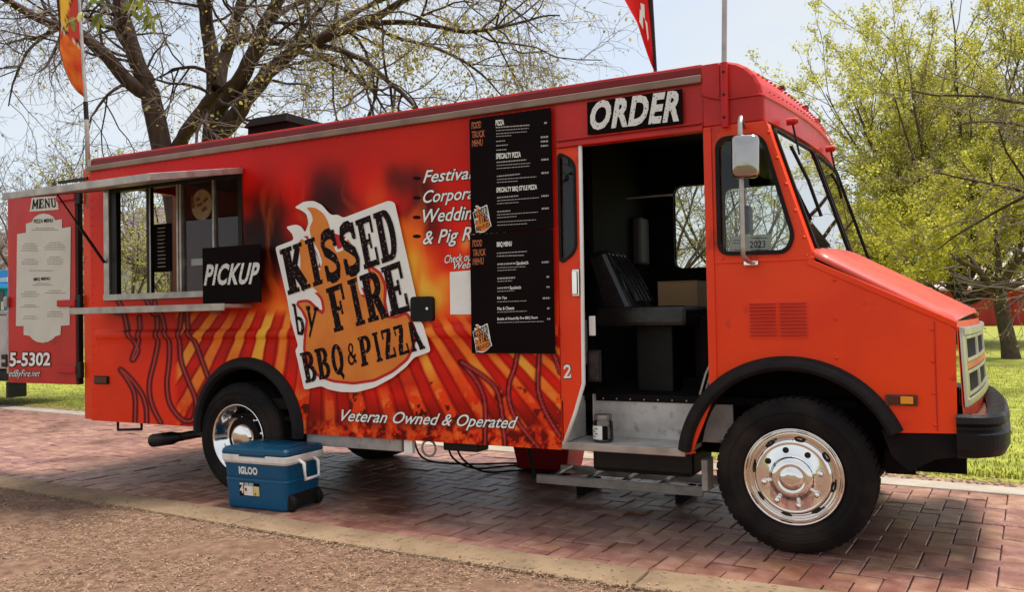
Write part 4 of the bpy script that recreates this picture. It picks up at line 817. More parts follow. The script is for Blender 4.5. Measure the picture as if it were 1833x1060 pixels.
# wheels
def wheel(cx, cy, front, sgn=1):
    hub = MB(); hub.lathe([(.16, .06*sgn), (.16, .20*sgn)], (cx, cy, .425), 'y', 24, True); w = hub.build('wheel', M['under'], T)
    n = 56; tw = .235
    pr = [(.262, .012), (.275, .0), (.30, -.014), (.335, -.022), (.37, -.016), (.395, .002), (.405, .010), (.418, .020), (.425, .040), (.425, tw-.04), (.418, tw-.02), (.37, tw+.015), (.30, tw+.01), (.262, tw-.012)]
    t = MB(); t.lathe([(r, h*sgn) for r, h in pr], (cx, cy, .425), 'y', n)
    t.build('tyre', M['tyre'], w, smooth=True)
    tr = MB()
    for q in range(60):
        a = 2*math.pi*q/60; ca_, sa_ = math.cos(a), math.sin(a)
        for h0, h1 in ((.035, .085), (.095, .14), (.15, .20)):
            a2 = a+2*math.pi/60*.72; tr.add([(cx+r*math.cos(aa), cy+h*sgn, .425+r*math.sin(aa)) for r in (.423, .430) for h in (h0, h1) for aa in (a, a2)], [(0, 1, 3, 2), (4, 6, 7, 5), (0, 4, 5, 1), (2, 3, 7, 6), (0, 2, 6, 4), (1, 5, 7, 3)])
    tr.build('tread', M['tyre'], w, kind='stuff')
    rg = MB(); rg.lathe([(.352, -.0235*sgn), (.356, -.0265*sgn), (.360, -.0235*sgn)], (cx, cy, .425), 'y', n); rg.lathe([(.306, -.0170*sgn), (.309, -.0195*sgn), (.312, -.0185*sgn)], (cx, cy, .425), 'y', n); rg.build('sidewall_ring', M['tyre'], w, smooth=True)
    if front: rp = [(.262, .10), (.258, .05), (.262, .010), (.267, -.004), (.263, -.010), (.256, -.006), (.248, .012), (.243, .030), (.236, .034), (.228, .024), (.214, -.002), (.196, -.024), (.190, -.027), (.184, -.023), (.178, -.024), (.130, -.028), (.118, -.034), (.112, -.046), (.100, -.058), (.080, -.064), (.070, -.064), (.066, -.058), (.062, -.060), (.054, -.072), (.030, -.077), (.0005, -.078)]
    else: rp = [(.262, .10), (.258, .04), (.262, .010), (.267, -.004), (.263, -.010), (.255, -.004), (.244, .014), (.232, .040), (.215, .068), (.200, .090), (.185, .098), (.12, .098), (.112, .090), (.106, .045), (.096, .024), (.075, .016), (.0005, .014)]
    rm = MB(); rm.lathe([(r, h*sgn) for r, h in rp], (cx, cy, .425), 'y', n); rim = rm.build('rim', M['chrome'], w, smooth=True)
    if sgn > 0:
        for q in range(8):
            a = RAD(12+45*q); r = .152 if front else .155; h = -.028 if front else .096
            if front and q in (1, 2, 3):
                MB().lathe([(.017, h-.001), (.010, h-.0015), (.0004, h-.002)], (cx+r*math.cos(a), cy, .425+r*math.sin(a)), 'y', 14).build('lug_hole', M['black'], w)
            else: MB().lathe([(.018, h+.002), (.017, h-.008), (.014, h-.012), (.013, h-.020), (.007, h-.025), (.0004, h-.026)], (cx+r*math.cos(a), cy, .425+r*math.sin(a)), 'y', 12).build('lug_nut', M['chrome'], w, smooth=False)
        for q in range(8 if front else 6):
            a = RAD(34+45*q) if front else RAD(20+60*q); r0, nn = (.2125, 18) if front else (.222, 18)
            b = MB(); ts = np.linspace(0, 2*math.pi, nn+1)[:-1]; vs = []
            for t_ in ts:
                rr = r0+.012*math.cos(t_); aa = a+(.030 if front else .02)/r0*math.sin(t_)
                hh = np.interp(rr, [.196, .214, .228], [-.024, -.002, .024])-.003 if front else .060
                vs.append((cx+rr*math.cos(aa), cy+hh, .425+rr*math.sin(aa)))
            b.poly(vs); b.build('hand_hole', M['black'], w)
    return w
wheel(0., -.006, True); wheel(-4.126, -.012, False); wheel(0., WT+.006, True, -1); wheel(-4.126, WT+.012, False, -1)
for yy in (.30, WT-.30-.0):
    b = MB(); pr = [(.26, 0), (.33, -.02), (.395, .0), (.425, .04), (.425, .18), (.395, .22), (.33, .23), (.26, .21)]; b.lathe([(r, h-.1) for r, h in pr], (-4.126, yy+.05, .425), 'y', 40); b.build('inner_dual_tyre', M['tyre'], T, smooth=True)
b = MB(); b.tube([(-4.126, .1, .425), (-4.126, WT-.1, .425)], .06, 12); b.tube([(0, .1, .40), (0, WT-.1, .40)], .04, 10); b.build('axle', M['under'], T)
# underside bits
rbox('skirt_strip', (-3.47, .02, .405), (-2.62, .05, .491), M['alupaint'], T, .004); rbox('skirt_strip', (-2.60, .02, .395), (-2.53, .06, .491), M['white'], T, .004)
b = MB(); b.tube([(-2.44, .03+0*t, .40) if False else (-2.42+.055*math.cos(t), .06, .435+.055*math.sin(t)) for t in np.linspace(0, 2*math.pi, 21)], .009, 6, False); b.build('hanging_ring', M['alu'], T)
rbox('fuel_tank', (-1.28, .22, .33), (-.62, .70, .495), M['black'], T, .03)
rbox('tool_box', (-.565, .20, .26), (-.525, .34, .45), M['alupaint'], T, .006)
b = MB(); b.tube([(-4.6, .55, .42), (-4.9, .36, .385), (-5.12, .31, .345)], .036, 12); b.tube([(-5.10, .312, .347), (-5.16, .305, .34), (-5.22, .30, .33), (-5.46, .30, .295)], [.036, .040, .056, .058], 14); b.build('exhaust_pipe', M['black'], T, smooth=True)
rbox('rear_bumper', (X0-.115, .02, .495), (X0-.002, WT-.02, .615), M['plastic'], T, .015)
b = MB(); b.tube([(-5.66, .10, .49), (-5.66, .10, .405), (-5.36, .10, .425), (-5.36, .10, .49)], .012, 6); b.build('step_bracket', M['black'], T)
rbox('mud_bracket', (-4.70, .1, .40), (-4.58, .14, .60), M['black'], T, .005)
b = MB(); b.tube([(-2.30, 1.28, .49), (-2.24, 1.30, .12), (-2.22, 1.30, .02)], .018, 6); b.build('prop_leg', M['black'], T)
rbox('cable_box', (-2.33, .10, .42), (-2.05, .25, .491), M['black'], T, .01)
# open rear door with its menu
dr = MB().box((-7.02, -.022, .80), (-6.045, .030, 2.575)).build('rear_door', M['paintdark'], T, bevel=.006)
rbox('door_edge', (-6.045, -.015, .80), (-6.018, .034, 2.572), M['black'], dr, .004)
D = lambda u, v, k=0.: (lambda p: (p[0], -.026-k, p[1]))(S(u, v, -.026))
pl = [(u/1.894, 180+v/1.894) for u, v in [(58, 453), (88, 448), (88, 418), (108, 412), (115, 397), (130, 387), (148, 383), (166, 386), (180, 393), (188, 406), (210, 402), (210, 433), (240, 428), (236, 762), (207, 764), (205, 795), (188, 800), (178, 810), (163, 818), (145, 822), (127, 819), (112, 811), (100, 798), (80, 795), (80, 765), (54, 765)]]
b = MB(); b.sheet(pl, lambda u, v: D(u, v)); b.build('door_menu', M['cream'], dr, label='cream menu plaque with stepped outline')
b = MB(); b.sheet([(53, 379), (57, 354), (102, 351), (105, 375)], lambda u, v: D(u, v)); b.build('menu_plate', M['cream'], dr)
b = MB(); slab_line(b, 'MENU', [(59, 357), (100, 354), (102, 371), (57, 374)], lambda u, v, k=0.: D(u, v, .002+k), even(4, .15, [1.2, 1, 1.1, 1.1]))
b.build('menu_lettering', M['offblack'], dr)
b = MB(); put_text(b, 'PIZZA MENU', [(61, 393), (95, 391), (95, 397.5), (61, 399.5)], lambda u, v: D(u, v, .002), offset=.02); b.build('menu_heading', M['offblack'], dr); b = MB(); put_text(b, 'BBQ MENU', [(60.5, 497.5), (90, 496), (90, 502), (60.5, 503.5)], lambda u, v: D(u, v, .002), offset=.03); b.build('menu_heading', M['offblack'], dr)
b = MB()
for (x0, x1, ys) in ((36, 72, (436, 440, 444, 448)), (80, 118, (434, 438, 442, 446)), (36, 72, (464, 468, 472)), (80, 118, (460, 464, 468, 472)), (50, 112, (408, 411)), (36, 112, (484,)), (55, 98, (507, 510)), (36, 72, (522, 526, 530)), (80, 118, (520, 524)), (36, 72, (546, 549)), (80, 118, (558, 562, 566)), (36, 72, (566, 570))):
    for i, y in enumerate(ys):
        c = (x0+x1)/2; hw = (x1-x0)/2*(.55 if i == 0 else random.uniform(.7, 1)); xx = c-hw
        while xx < c+hw:
            w = random.uniform(2, 5); b.poly([D(xx, y, .002), D(min(xx+w, c+hw), y-.1, .002), D(min(xx+w, c+hw), y+.9, .002), D(xx, y+1., .002)]); xx += w+1.1
b.build('menu_small_print', mat('brown_small_print', (.22, .17, .13), .6), dr, kind='stuff')
for off, mt, k in ((.045, 'offblack', .001), (.0, 'white', .002)):
    b = MB(); put_text(b, '5-5302', [(18, 631), (91, 631), (90, 655), (17, 657)], lambda u, v: D(u, v, k), offset=off+.03, base=.03); put_text(b, 'edByFire.net', [(17, 662), (73, 663), (71, 678), (16, 679)], lambda u, v: D(u, v, k), .3, off); b.build('phone_lettering' if mt == 'white' else 'lettering_outline', M[mt], dr)
for z in (1.52, .93, 2.46):
    hg = rbox('hinge', (-6.27, -.050, z-.03), (-6.02, -.022, z+.03), M['redvinyl'], dr, .008); rbox('hinge_plate', (-6.03, -.04, z-.07), (-5.96, .0, z+.07), M['black'], dr, .006)
rbox('door_latch', (-7.035, -.06, 1.50), (-6.985, -.022, 1.60), M['alu'], dr, .01)
rbox('hinge_post', (X0-.10, .005, .50), (X0-.002, .045, 2.70), M['paint'], T, .005)
rivet_rows('door_rivets', [((-6.98, 2.54), (-6.08, 2.54), .10), ((-6.98, .84), (-6.08, .84), .12)], .007, -.022, 'paint', dr)
rbox('hinge_post_bar', (-6.30, -.01, 2.60), (-5.90, .02, 2.625), M['black'], dr, .003)

# ---- lettering on the wrap
def WS(Y): return lambda u, v, k=0.: (lambda p: (p[0], Y-k, p[1]))(S(u, v, Y))
def zq(pts, sx=2.79, o=(480, 340)): return [(o[0]+a/sx, o[1]+c/sx) for a, c in pts]
LG_W = rpoly(zq([(35, 285), (128, 250), (122, 222), (88, 184), (140, 172), (168, 184), (184, 214), (202, 168), (192, 120), (160, 98), (130, 88), (178, 58), (228, 54), (268, 74), (300, 112), (318, 126), (348, 122), (374, 140), (600, 53), (632, 62), (742, 548), (752, 650), (772, 668), (800, 762), (812, 808), (728, 838), (690, 884), (620, 940), (530, 988), (440, 1012), (360, 1010), (300, 997), (265, 980), (180, 1000), (135, 800), (150, 780), (112, 650), (98, 560)]), 5, 3)
LG_O = rpoly(zq([(190, 86), (236, 88), (278, 118), (300, 160), (312, 205), (322, 262), (340, 315), (380, 300), (398, 240), (416, 270), (434, 330), (442, 420), (452, 495), (470, 536), (492, 540), (508, 480), (522, 420), (506, 386), (554, 420), (580, 480), (576, 560), (592, 640), (640, 644), (690, 622), (728, 700), (722, 770), (690, 842), (620, 900), (530, 945), (430, 960), (330, 950), (260, 926), (214, 880), (188, 800), (192, 730), (202, 650), (178, 600), (150, 566), (200, 560), (242, 602), (274, 626), (286, 600), (276, 542), (232, 492), (192, 470), (162, 400), (162, 330), (152, 268), (168, 240), (200, 272), (226, 322), (242, 362), (256, 410), (272, 360), (252, 300), (216, 240), (206, 190), (226, 150), (216, 115)]), 5, 3)
def zl(q): return zq(q)
LINES = [('KISSED', zl([(62, 300), (612, 86), (660, 338), (106, 525)]), [(.0, .19), (.215, .315), (.34, .49), (.51, .665), (.685, .825), (.845, 1.0)]),
 ('FIRE', zl([(292, 494), (664, 352), (716, 604), (336, 712)]), [(0, .22), (.27, .41), (.45, .70), (.74, 1.0)]),
 ('by', zl([(122, 568), (250, 586), (238, 742), (146, 722)]), [(0, .46), (.54, 1.0)]),
 ('BBQ', zl([(162, 816), (368, 762), (388, 918), (192, 966)]), [(0, .30), (.35, .65), (.70, 1.0)]), ('&', zl([(388, 772), (438, 756), (448, 868), (402, 880)]), [(0, 1)]),
 ('PIZZA', zl([(450, 738), (738, 650), (786, 792), (470, 884)]), [(0, .20), (.235, .34), (.375, .56), (.59, .77), (.79, 1.0)])]
def logo(parent, f, Y, scale=1.):
    fn = WS(Y); g = lambda u, v, k=0.: fn(*f(u, v), k)
    b = MB(); b.sheet(LG_W, lambda u, v: g(u, v)); w = b.build('logo_backing', M['white'], parent, label='white logo backing with flame outline')
    b = MB(); b.sheet(offs(LG_O, 5.0), lambda u, v: g(u, v, .0012*scale+.0003)); b.build('logo_red_flame', M['redvinyl'], w if parent is T else parent)
    b = MB(); b.sheet(LG_O, lambda u, v: g(u, v, .0024*scale+.0006)); b.build('logo_orange_flame', M['orangevinyl'], w if parent is T else parent)
    b = MB()
    for s, q, sl_ in LINES: slab_line(b, s, q, lambda u, v, k=0.: g(u, v, .0036*scale+.0009+k*scale), sl_)
    b.build('logo_lettering', M['letters'], w if parent is T else parent)
logo(T, lambda u, v: (u, v), -.0245)
def outlined(name, items, Y, shear, off, parent=T):
    for o_, mt, k, nm in ((off, 'offblack', .0, name+'_outline'), (.0, 'white', .0015, name)):
        for s, q in items:
            b = MB(); put_text(b, s, q, lambda u, v: WS(Y)(u, v, k), shear, o_+.012, 1., .012); b.build(nm, M[mt], parent)
outlined('service_list_lettering', [('Festivals', [(758, 305), (858, 297), (858, 319), (757, 328)]), ('Corporate', [(758, 341), (870, 331), (870, 361), (757, 371)]), ('Weddings', [(757, 375), (870, 366), (870, 399), (757, 407)]), ('& Pig Roasts', [(757, 414), (908, 399), (908, 432), (757, 446)]), ('Check out our', [(796, 457), (870, 449), (870, 464), (796, 472)]), ('Website', [(813, 470), (866, 465), (866, 477), (812, 483)])], -.0045, .3, .035)
outlined('veteran_lettering', [('Veteran Owned & Operated', [(612, 733), (928, 746), (924, 775), (608, 761)])], -.0045, .3, .035)
for (u, v) in ((746, 319), (746, 354), (746, 389), (746, 423)): b = MB(); b.sheet([(u+7.5*math.cos(t), v+3.2*math.sin(t)) for t in np.linspace(0, 2*math.pi, 17)[:-1]], lambda a, c: WS(-.0045)(a, c)); b.build('list_bullet', M['offblack'], T)
for d, mt, k in ((1.3, 'offblack', 0.), (0, 'white', .001)):
    b = MB(); slab_line(b, '2', [(1008-d, 654-d), (1023+d, 653-d), (1024+d, 677+d), (1008-d, 678+d)], lambda u, v, kk=0.: WS(-.001)(u, v, k+kk), [(0, 1)]); b.build('door_number', M[mt], T)
b = MB(); q = [(805, 487), (843, 484), (843, 563), (806, 563)]; b.sheet(q, lambda u, v: WS(-.0045)(u, v)); b.build('blank_sticker', M['white'], T)

# ---------------------------------------------------------------- signs and boards fixed on or standing by the truck
def board(name, quad, Y, th, label, parent=None):
    c = [S(u, v, Y) for u, v in quad]; cx = sum(p[0] for p in c)/4; cz = min(p[1] for p in c)
    e = empty(name, (cx, Y, cz), label, 'sign')
    x0 = (c[0][0]+c[3][0])/2; x1 = (c[1][0]+c[2][0])/2; z1 = (c[0][1]+c[1][1])/2; z0 = (c[2][1]+c[3][1])/2
    rbox('panel', (x0, Y, z0), (x1, Y+th, z1), M['board'], e, .002); return e
sg = board('order_sign', [(1050, 183), (1221, 158), (1222, 220), (1052, 241)], -.034, .01, 'black ORDER sign with scuffed white letters above the open cab door')
b = MB(); put_text(b, 'ORDER', [(1060, 184), (1217, 163), (1212, 214), (1057, 231)], lambda u, v: WS(-.0358)(u, v), .12, .045, 1.12); b.build('lettering', M['distress'], sg)
sg = board('pickup_sign', [(362, 443), (466, 438), (466, 541), (363, 544)], -.10, .012, 'black PICKUP sign standing on the serving shelf')
b = MB(); put_text(b, 'PICKUP', [(369, 475), (465, 471), (459, 507), (366, 510)], lambda u, v: WS(-.1018)(u, v), .14, .035, 1.1); b.build('lettering', M['distress'], sg)
def menuline(b, x0, x1, y, y2, h, Y):
    xx = x0
    while xx < x1:
        w = random.uniform(2.0, 5.5); e = min(xx+w, x1); t0, t1 = (xx-x0)/(x1-x0), (e-x0)/(x1-x0); a, c = y+(y2-y)*t0, y+(y2-y)*t1
        b.poly([WS(Y)(xx, a+h), WS(Y)(e, c+h), WS(Y)(e, c), WS(Y)(xx, a)]); xx = e+1.0
def zc(x, y): return (830+x/2.304, 180+y/2.304)
MY = -.036
up = board('menu_board', [(841, 213), (986, 192), (989, 411.5), (842, 416.5)], MY, .010, 'upper black menu board listing pizza beside the cab door')
lw = board('menu_board', [(842, 418), (989, 413), (993, 634), (843, 632)], MY, .010, 'lower black menu board listing BBQ beside the cab door')
TY = MY-.0018; tf = lambda u, v: WS(TY)(u, v)
for e, heads, subs, orange, prices in (
    (up, [('PIZZA', (132, 81, 166, 78), 21), ('SPECIALTY PIZZA', (134, 219, 235, 211), 21), ('SPECIALTY BBQ STYLE PIZZA', (135, 360, 302, 346), 22)],
     [(132, 108, 272, 98, 5), (134, 122, 268, 112, 3), (134, 135, 262, 126, 3), (134, 146, 196, 142, 3), (134, 166, 172, 163, 4), (134, 184, 182, 180, 4), (134, 202, 178, 199, 4), (136, 252, 258, 241, 5), (136, 266, 274, 256, 3), (136, 279, 272, 268, 3), (137, 310, 232, 300, 5), (137, 324, 300, 312, 3), (137, 336, 222, 330, 3), (138, 398, 226, 390, 5), (138, 412, 312, 398, 3), (138, 424, 226, 418, 3), (138, 456, 192, 452, 5), (138, 470, 306, 458, 3), (138, 482, 218, 476, 3), (138, 500, 298, 490, 3), (138, 513, 262, 506, 3)],
     [('FOOD', (33, 90, 72, 84), 27), ('TRUCK', (34, 128, 86, 122), 26), ('MENU', (35, 164, 78, 158), 26)], [(332, 88, 344, 87), (318, 147, 348, 145), (318, 165, 348, 163), (318, 183, 348, 181), (320, 240, 350, 238), (320, 295, 350, 293), (320, 390, 350, 388), (322, 442, 351, 440)]),
    (lw, [('BBQ MENU', (137, 584, 198, 581), 22)],
     [(137, 628, 262, 620, 4), (137, 640, 248, 636, 4), (139, 688, 254, 684, 3), (139, 700, 216, 696, 3), (139, 672, 214, 668, 7), (139, 731, 212, 727, 7), (139, 771, 187, 768, 7), (139, 745, 200, 742, 3), (139, 786, 208, 783, 3), (139, 829, 258, 825, 3), (139, 872, 260, 867, 3), (139, 915, 330, 910, 3)],
     [('FOOD', (37, 577, 76, 574), 26), ('TRUCK', (38, 616, 90, 612), 26), ('MENU', (38, 652, 82, 648), 26)], [(322, 664, 352, 662), (342, 724, 354, 723), (342, 766, 354, 765), (326, 812, 356, 811), (344, 854, 356, 853), (344, 898, 357, 897)])):
    for s, (x0, y0, x1, y1), h in heads: b = MB(); put_text(b, s, [zc(x0, y0), zc(x1, y1), zc(x1, y1+h), zc(x0, y0+h)], tf, 0, .03); b.build('heading_print', M['white'], e)
    if e is lw:
        for s, (x0, y0, x1, y1), h in (('Sandwich', (218, 664, 266, 661), 14), ('Sandwich', (190, 766, 236, 764), 13), ('Rib Tips', (139, 810, 178, 808), 13), ('Mac & Cheese', (139, 852, 208, 849), 13), ('Bottle of Kissed By Fire BBQ Sauce', (139, 896, 305, 889), 14)):
            b = MB(); put_text(b, s, [zc(x0, y0), zc(x1, y1), zc(x1, y1+h), zc(x0, y0+h)], tf, 0, .015); b.build('item_print', M['white'], e)
    b = MB()
    for (x0, y0, x1, y1, h) in subs:
        a, c = zc(x0, y0), zc(x1, y1); menuline(b, a[0], c[0], a[1], c[1], h/2.304, TY)
    for (x0, y0, x1, y1) in prices:
        a, c = zc(x0, y0), zc(x1, y1); menuline(b, a[0], c[0], a[1], c[1], 3.2, TY)
    b.build('small_print', M['greytext'], e, kind='stuff')
    for s, (x0, y0, x1, y1), h in orange: b = MB(); put_text(b, s, [zc(x0, y0), zc(x1, y1), zc(x1, y1+h), zc(x0, y0+h)], tf, 0, .03); b.build('orange_print', M['orangetext'], e)
def mini(x0, y0, x1, y1): return lambda u, v: (x0+(u-492)/(772-492)*(x1-x0), y0+(v-358)/(705-358)*(y1-y0)-(u-492)/280*2.5)
logo(up, mini(846, 368, 880, 418), TY, .25); logo(lw, mini(846, 581, 881, 633), TY, .25)

# ---------------------------------------------------------------- flags and pole on the roof
def flag_cloth(name, pole, left, top, colfn, parent, nx_=14, nz_=60, amp=.03):
    """feather flag: pole(t), left(t) give the two edges from bottom tip t=0 up to t=1"""
    vs = []; uv = []
    for i in range(nz_+1):
        t = i/nz_; p, l_ = np.array(pole(t)), np.array(left(t))
        for j in range(nx_+1):
            s = j/nx_; q = p+(l_-p)*s; q = q+np.array([0, amp*math.sin(s*5+t*9)*s, 0]); vs.append(q); uv.append((s, t))
    k = nx_+1; b = MB(); b.add(vs, [(i*k+j, (i+1)*k+j, (i+1)*k+j+1, i*k+j+1) for i in range(nz_) for j in range(nx_)])
    o = b.build(name, attrmat(name+'_print', .7, 0., 0., .4), parent, smooth=True); setcol(o, np.array([s2l(colfn(s, t)) for s, t in uv])); return o
X = -5.93
f1 = empty('feather_flag', (X, .02, 2.3), 'orange and yellow feather flag on a pole at the rear corner', 'flag', 'feather flags on the truck roof')
b = MB(); b.tube([(X+.02, .02, 2.35), (X-.005, .02, 3.1), (X-.02, .02, 3.35), (X-.10, .02, 4.3), (X-.22, .02, 5.3), (X-.5, .02, 6.0)], [.022, .020, .016, .013, .010, .006], 10); b.build('pole', M['alu'], f1, smooth=True)
b = MB(); b.tube([(X-.008, .02, 3.14), (X-.02, .02, 3.30)], .021, 10); b.build('sleeve', M['black'], f1)
def c1(s, t):
    n = fbm(np.array([s*2.2+t*3]), np.array([t*14.]), 4, 3)[0]; c = np.array((222, 104, 44.))+(n-.5)*2*np.array((50, 100, 26.))
    e = .40+.25*t
    if t > .23+.10*s and s > .08: c = np.array((228, 176, 66.))*(.9+.2*n)
    w = abs(t-(.23+.10*s))
    if w < .006: c = np.array((40, 20, 18.))
    elif w < .012: c = np.array((230, 220, 205.))
    w2 = abs(t-(.50-.30*s))
    if t > .26 and w2 < .008: c = np.array((40, 20, 18.))
    if .26 < t < .50-.30*s and s < .5: c = np.array((196, 70, 60.))
    if s > .90: c = np.array((70, 34, 26.))
    return c
flag_cloth('cloth', lambda t: (X-.022-.115*(t*1.45)-.09*max(0, t-.7), .02, 3.27+2.3*t), lambda t: (X-.022-.115*(t*1.45)-.37*min(1, (t/.22)**.6)*(1-.15*t), .02, 3.27+2.3*t+.10*(1-t)), 5.6, c1, f1)
X = -.775
f2 = empty('feather_flag', (X, .25, 2.77), 'plain red feather flag with white lettering above the cab roof', 'flag', 'feather flags on the truck roof')
q0 = ony(1173, 128, .25); q1 = ony(1166, 0, .25); dq = q1-q0
b = MB(); b.tube([q0+np.array([.004, 0, -.12]), q0, q1, q1+dq*2.2, q1+dq*3.5+np.array([-.15, 0, 0])], [.014, .012, .011, .009, .006], 8); b.build('pole', M['black'], f2)
def c2(s, t):
    c = np.array((206, 44, 40.))*(.92+.16*fbm(np.array([s*3]), np.array([t*6.]), 3, 8)[0])
    if s < .08: c = np.array((60, 12, 14.))
    return c
la = lambda t: q0+dq*3.3*t; lb = lambda t: q0+dq*3.3*t+np.array([-.235*min(1, (t/.33)**.85)-.0, 0, .16*(1-t)*min(1, t*8)])
flag_cloth('cloth', la, lb, 0, c2, f2)
b = MB()
fl = lambda s, t: tuple(np.array(la(t))+(np.array(lb(t))-np.array(la(t)))*s+np.array([0, -.012+.03*math.sin(s*5+t*9)*s, 0]))
for pts in ([(.30, .12), (.42, .10), (.30, .20), (.22, .19)], [(.30, .20), (.40, .21), (.34, .27), (.22, .27)], [(.55, .13), (.62, .16), (.40, .24), (.34, .22)], [(.25, .30), (.45, .29), (.48, .34), (.27, .35)], [(.25, .38), (.55, .36), (.55, .42), (.27, .43)]):
    b = MB(); b.poly([fl(*p) for p in pts]); b.build('lettering', M['white'], f2)
pl_ = empty('flag_pole', (-.325, -.03, 2.40), 'grey flag pole in a red bracket at the cab corner', 'pole')
a0, a1, a2 = ony(1298, 228, -.035), ony(1296, 112, -.035), ony(1297, 0, -.035)
b = MB(); b.tube([a0, a1+np.array([0, 0, .0])], .021, 10); b.build('bracket', M['redvinyl'], pl_)
b = MB(); b.tube([a1+np.array([0, 0, -.02]), a2, a2+(a2-a1)*2.5], .015, 10); b.build('pole', M['alu'], pl_)
for t in (.15, .5, .85):
    q = a0+(a1-a0)*t; MB().lathe([(.009, 0), (.007, -.006), (.0005, -.008)], (q[0], q[1]-.020, q[2]), 'y', 8).build('bolt', M['black'], pl_)
# roof vent
rv = empty('roof_vent', (-4.35, .8, 2.82), 'black roof vent box on top of the truck', 'vent')
b = MB(); b.hexa([(-4.56, .55, 2.80), (-4.10, .55, 2.80), (-4.10, 1.1, 2.80), (-4.56, 1.1, 2.80)], [(-4.55, .55, 3.02), (-4.09, .55, 3.02), (-4.09, 1.1, 3.02), (-4.55, 1.1, 3.02)]); b.build('housing', M['board'], rv, bevel=.01)
b = MB(); b.hexa([(-4.58, .52, 3.00), (-4.08, .52, 3.00), (-4.08, 1.13, 3.00), (-4.58, 1.13, 3.00)], [(-4.53, .58, 3.09), (-4.13, .58, 3.09), (-4.13, 1.05, 3.09), (-4.53, 1.05, 3.09)]); b.build('lid', M['board'], rv, bevel=.01)

# ---------------------------------------------------------------- cooler
CO = empty('cooler', (-3.6, -.19, 0), 'blue wheeled cooler with white band and handle on the bricks by the rear wheel', 'cooler')
cxy = np.array([-3.595, -.20]); ca2, sa2 = math.cos(RAD(2)), math.sin(RAD(2))
def CP(x, y, z): return (cxy[0]+ca2*x-sa2*y, cxy[1]+sa2*x+ca2*y, z)
def tier(b, secs, r=.05, n=5):
    L = []; 
    for (hx, hy, z) in secs: L.append([CP(p[0], p[1], z) for p in rpoly([(-hx, -hy), (hx, -hy), (hx, hy), (-hx, hy)], r, n)])
    k = len(L[0]); vs = [v for l_ in L for v in l_]
    b.add(vs, [(i*k+j, i*k+(j+1) % k, (i+1)*k+(j+1) % k, (i+1)*k+j) for i in range(len(L)-1) for j in range(k)]+[tuple(range(k))[::-1], tuple(range((len(L)-1)*k, len(L)*k))]); return b
tier(MB(), [(.262, .175, .005), (.270, .182, .02), (.282, .192, .20), (.284, .194, .203), (.284, .194, .21), (.280, .190, .214), (.288, .198, .325)]).build('body', M['blue'], CO, smooth=False, bevel=.004)
tier(MB(), [(.289, .199, .326), (.302, .212, .345), (.306, .216, .385), (.300, .21, .388)]).build('band', M['wplastic'], CO, bevel=.004)
tier(MB(), [(.302, .212, .389), (.306, .216, .397), (.300, .21, .420), (.285, .195, .436), (.20, .12, .441)]).build('lid', M['bluelid'], CO, bevel=.005)
for sx in (-.17, .0, .17):
    b = MB(); b.hexa([CP(sx-.07, -.10, .4405), CP(sx+.07, -.10, .4405), CP(sx+.07, .10, .4405), CP(sx-.07, .10, .4405)], [CP(sx-.055, -.085, .449), CP(sx+.055, -.085, .449), CP(sx+.055, .085, .449), CP(sx-.055, .085, .449)]); b.build('lid_panel', M['bluelid'], CO, bevel=.004)
b = MB(); b.hexa([CP(-.12, -.222, .378), CP(.12, -.222, .378), CP(.12, -.205, .378), CP(-.12, -.205, .378)], [CP(-.11, -.222, .40), CP(.11, -.222, .40), CP(.11, -.205, .40), CP(-.11, -.205, .40)]); b.build('lid_grip', M['bluelid'], CO, bevel=.004)
b = MB(); b.tube([CP(.300, -.075, .35), CP(.345, -.075, .33), CP(.355, -.075, .22), CP(.355, .075, .22), CP(.345, .075, .33), CP(.300, .075, .35)], .0135, 8); b.build('swing_handle', M['wplastic'], CO, smooth=True)
b = MB(); b.tube([CP(-.300, -.075, .35), CP(-.32, -.075, .33), CP(-.325, -.075, .24), CP(-.325, .075, .24), CP(-.32, .075, .33), CP(-.300, .075, .35)], .0135, 8); b.build('swing_handle', M['wplastic'], CO, smooth=True)
for sy in (-.13, .15):
    w = MB(); c = CP(.268, sy, .056); w.lathe([(.02, -.022), (.048, -.020), (.055, -.012), (.055, .012), (.048, .020), (.02, .022)], c, 'y', 24); wo = w.build('wheel', M['rubber'], CO, smooth=True)
    w = MB(); w.lathe([(.0005, -.020), (.035, -.018), (.04, -.010)], c, 'y', 18); w.build('hub', M['black'], wo)
b = MB(); b.box(CP(.24, -.16, .02), CP(.29, .17, .12)); b.build('wheel_arch', M['black'], CO, bevel=.01)
def CF(u, v, k=.0):   # u along the front (-1..1 of .28), v height
    fy = np.interp(v, [.02, .2, .214, .325], [-.182, -.192, -.190, -.198]); return CP(u, fy-.0022-k, v)
b = MB(); b.poly([CF(-.02, .066), CF(.20, .066), CF(.20, .168), CF(-.02, .168)]) if False else None
b = MB(); put_text(b, 'IGLOO', [(-.135, .300), (.030, .300), (.030, .252), (-.135, .252)], lambda u, v: CF(u, v, .001), 0, .055, 1.05); b.build('brand_lettering', M['wplastic'], CO)
lb = MB(); lb.poly([CF(-.14, .095), (CF(.045, .095)), CF(.045, .190), CF(-.14, .190)]); lbl = lb.build('label', M['offblack'], CO)
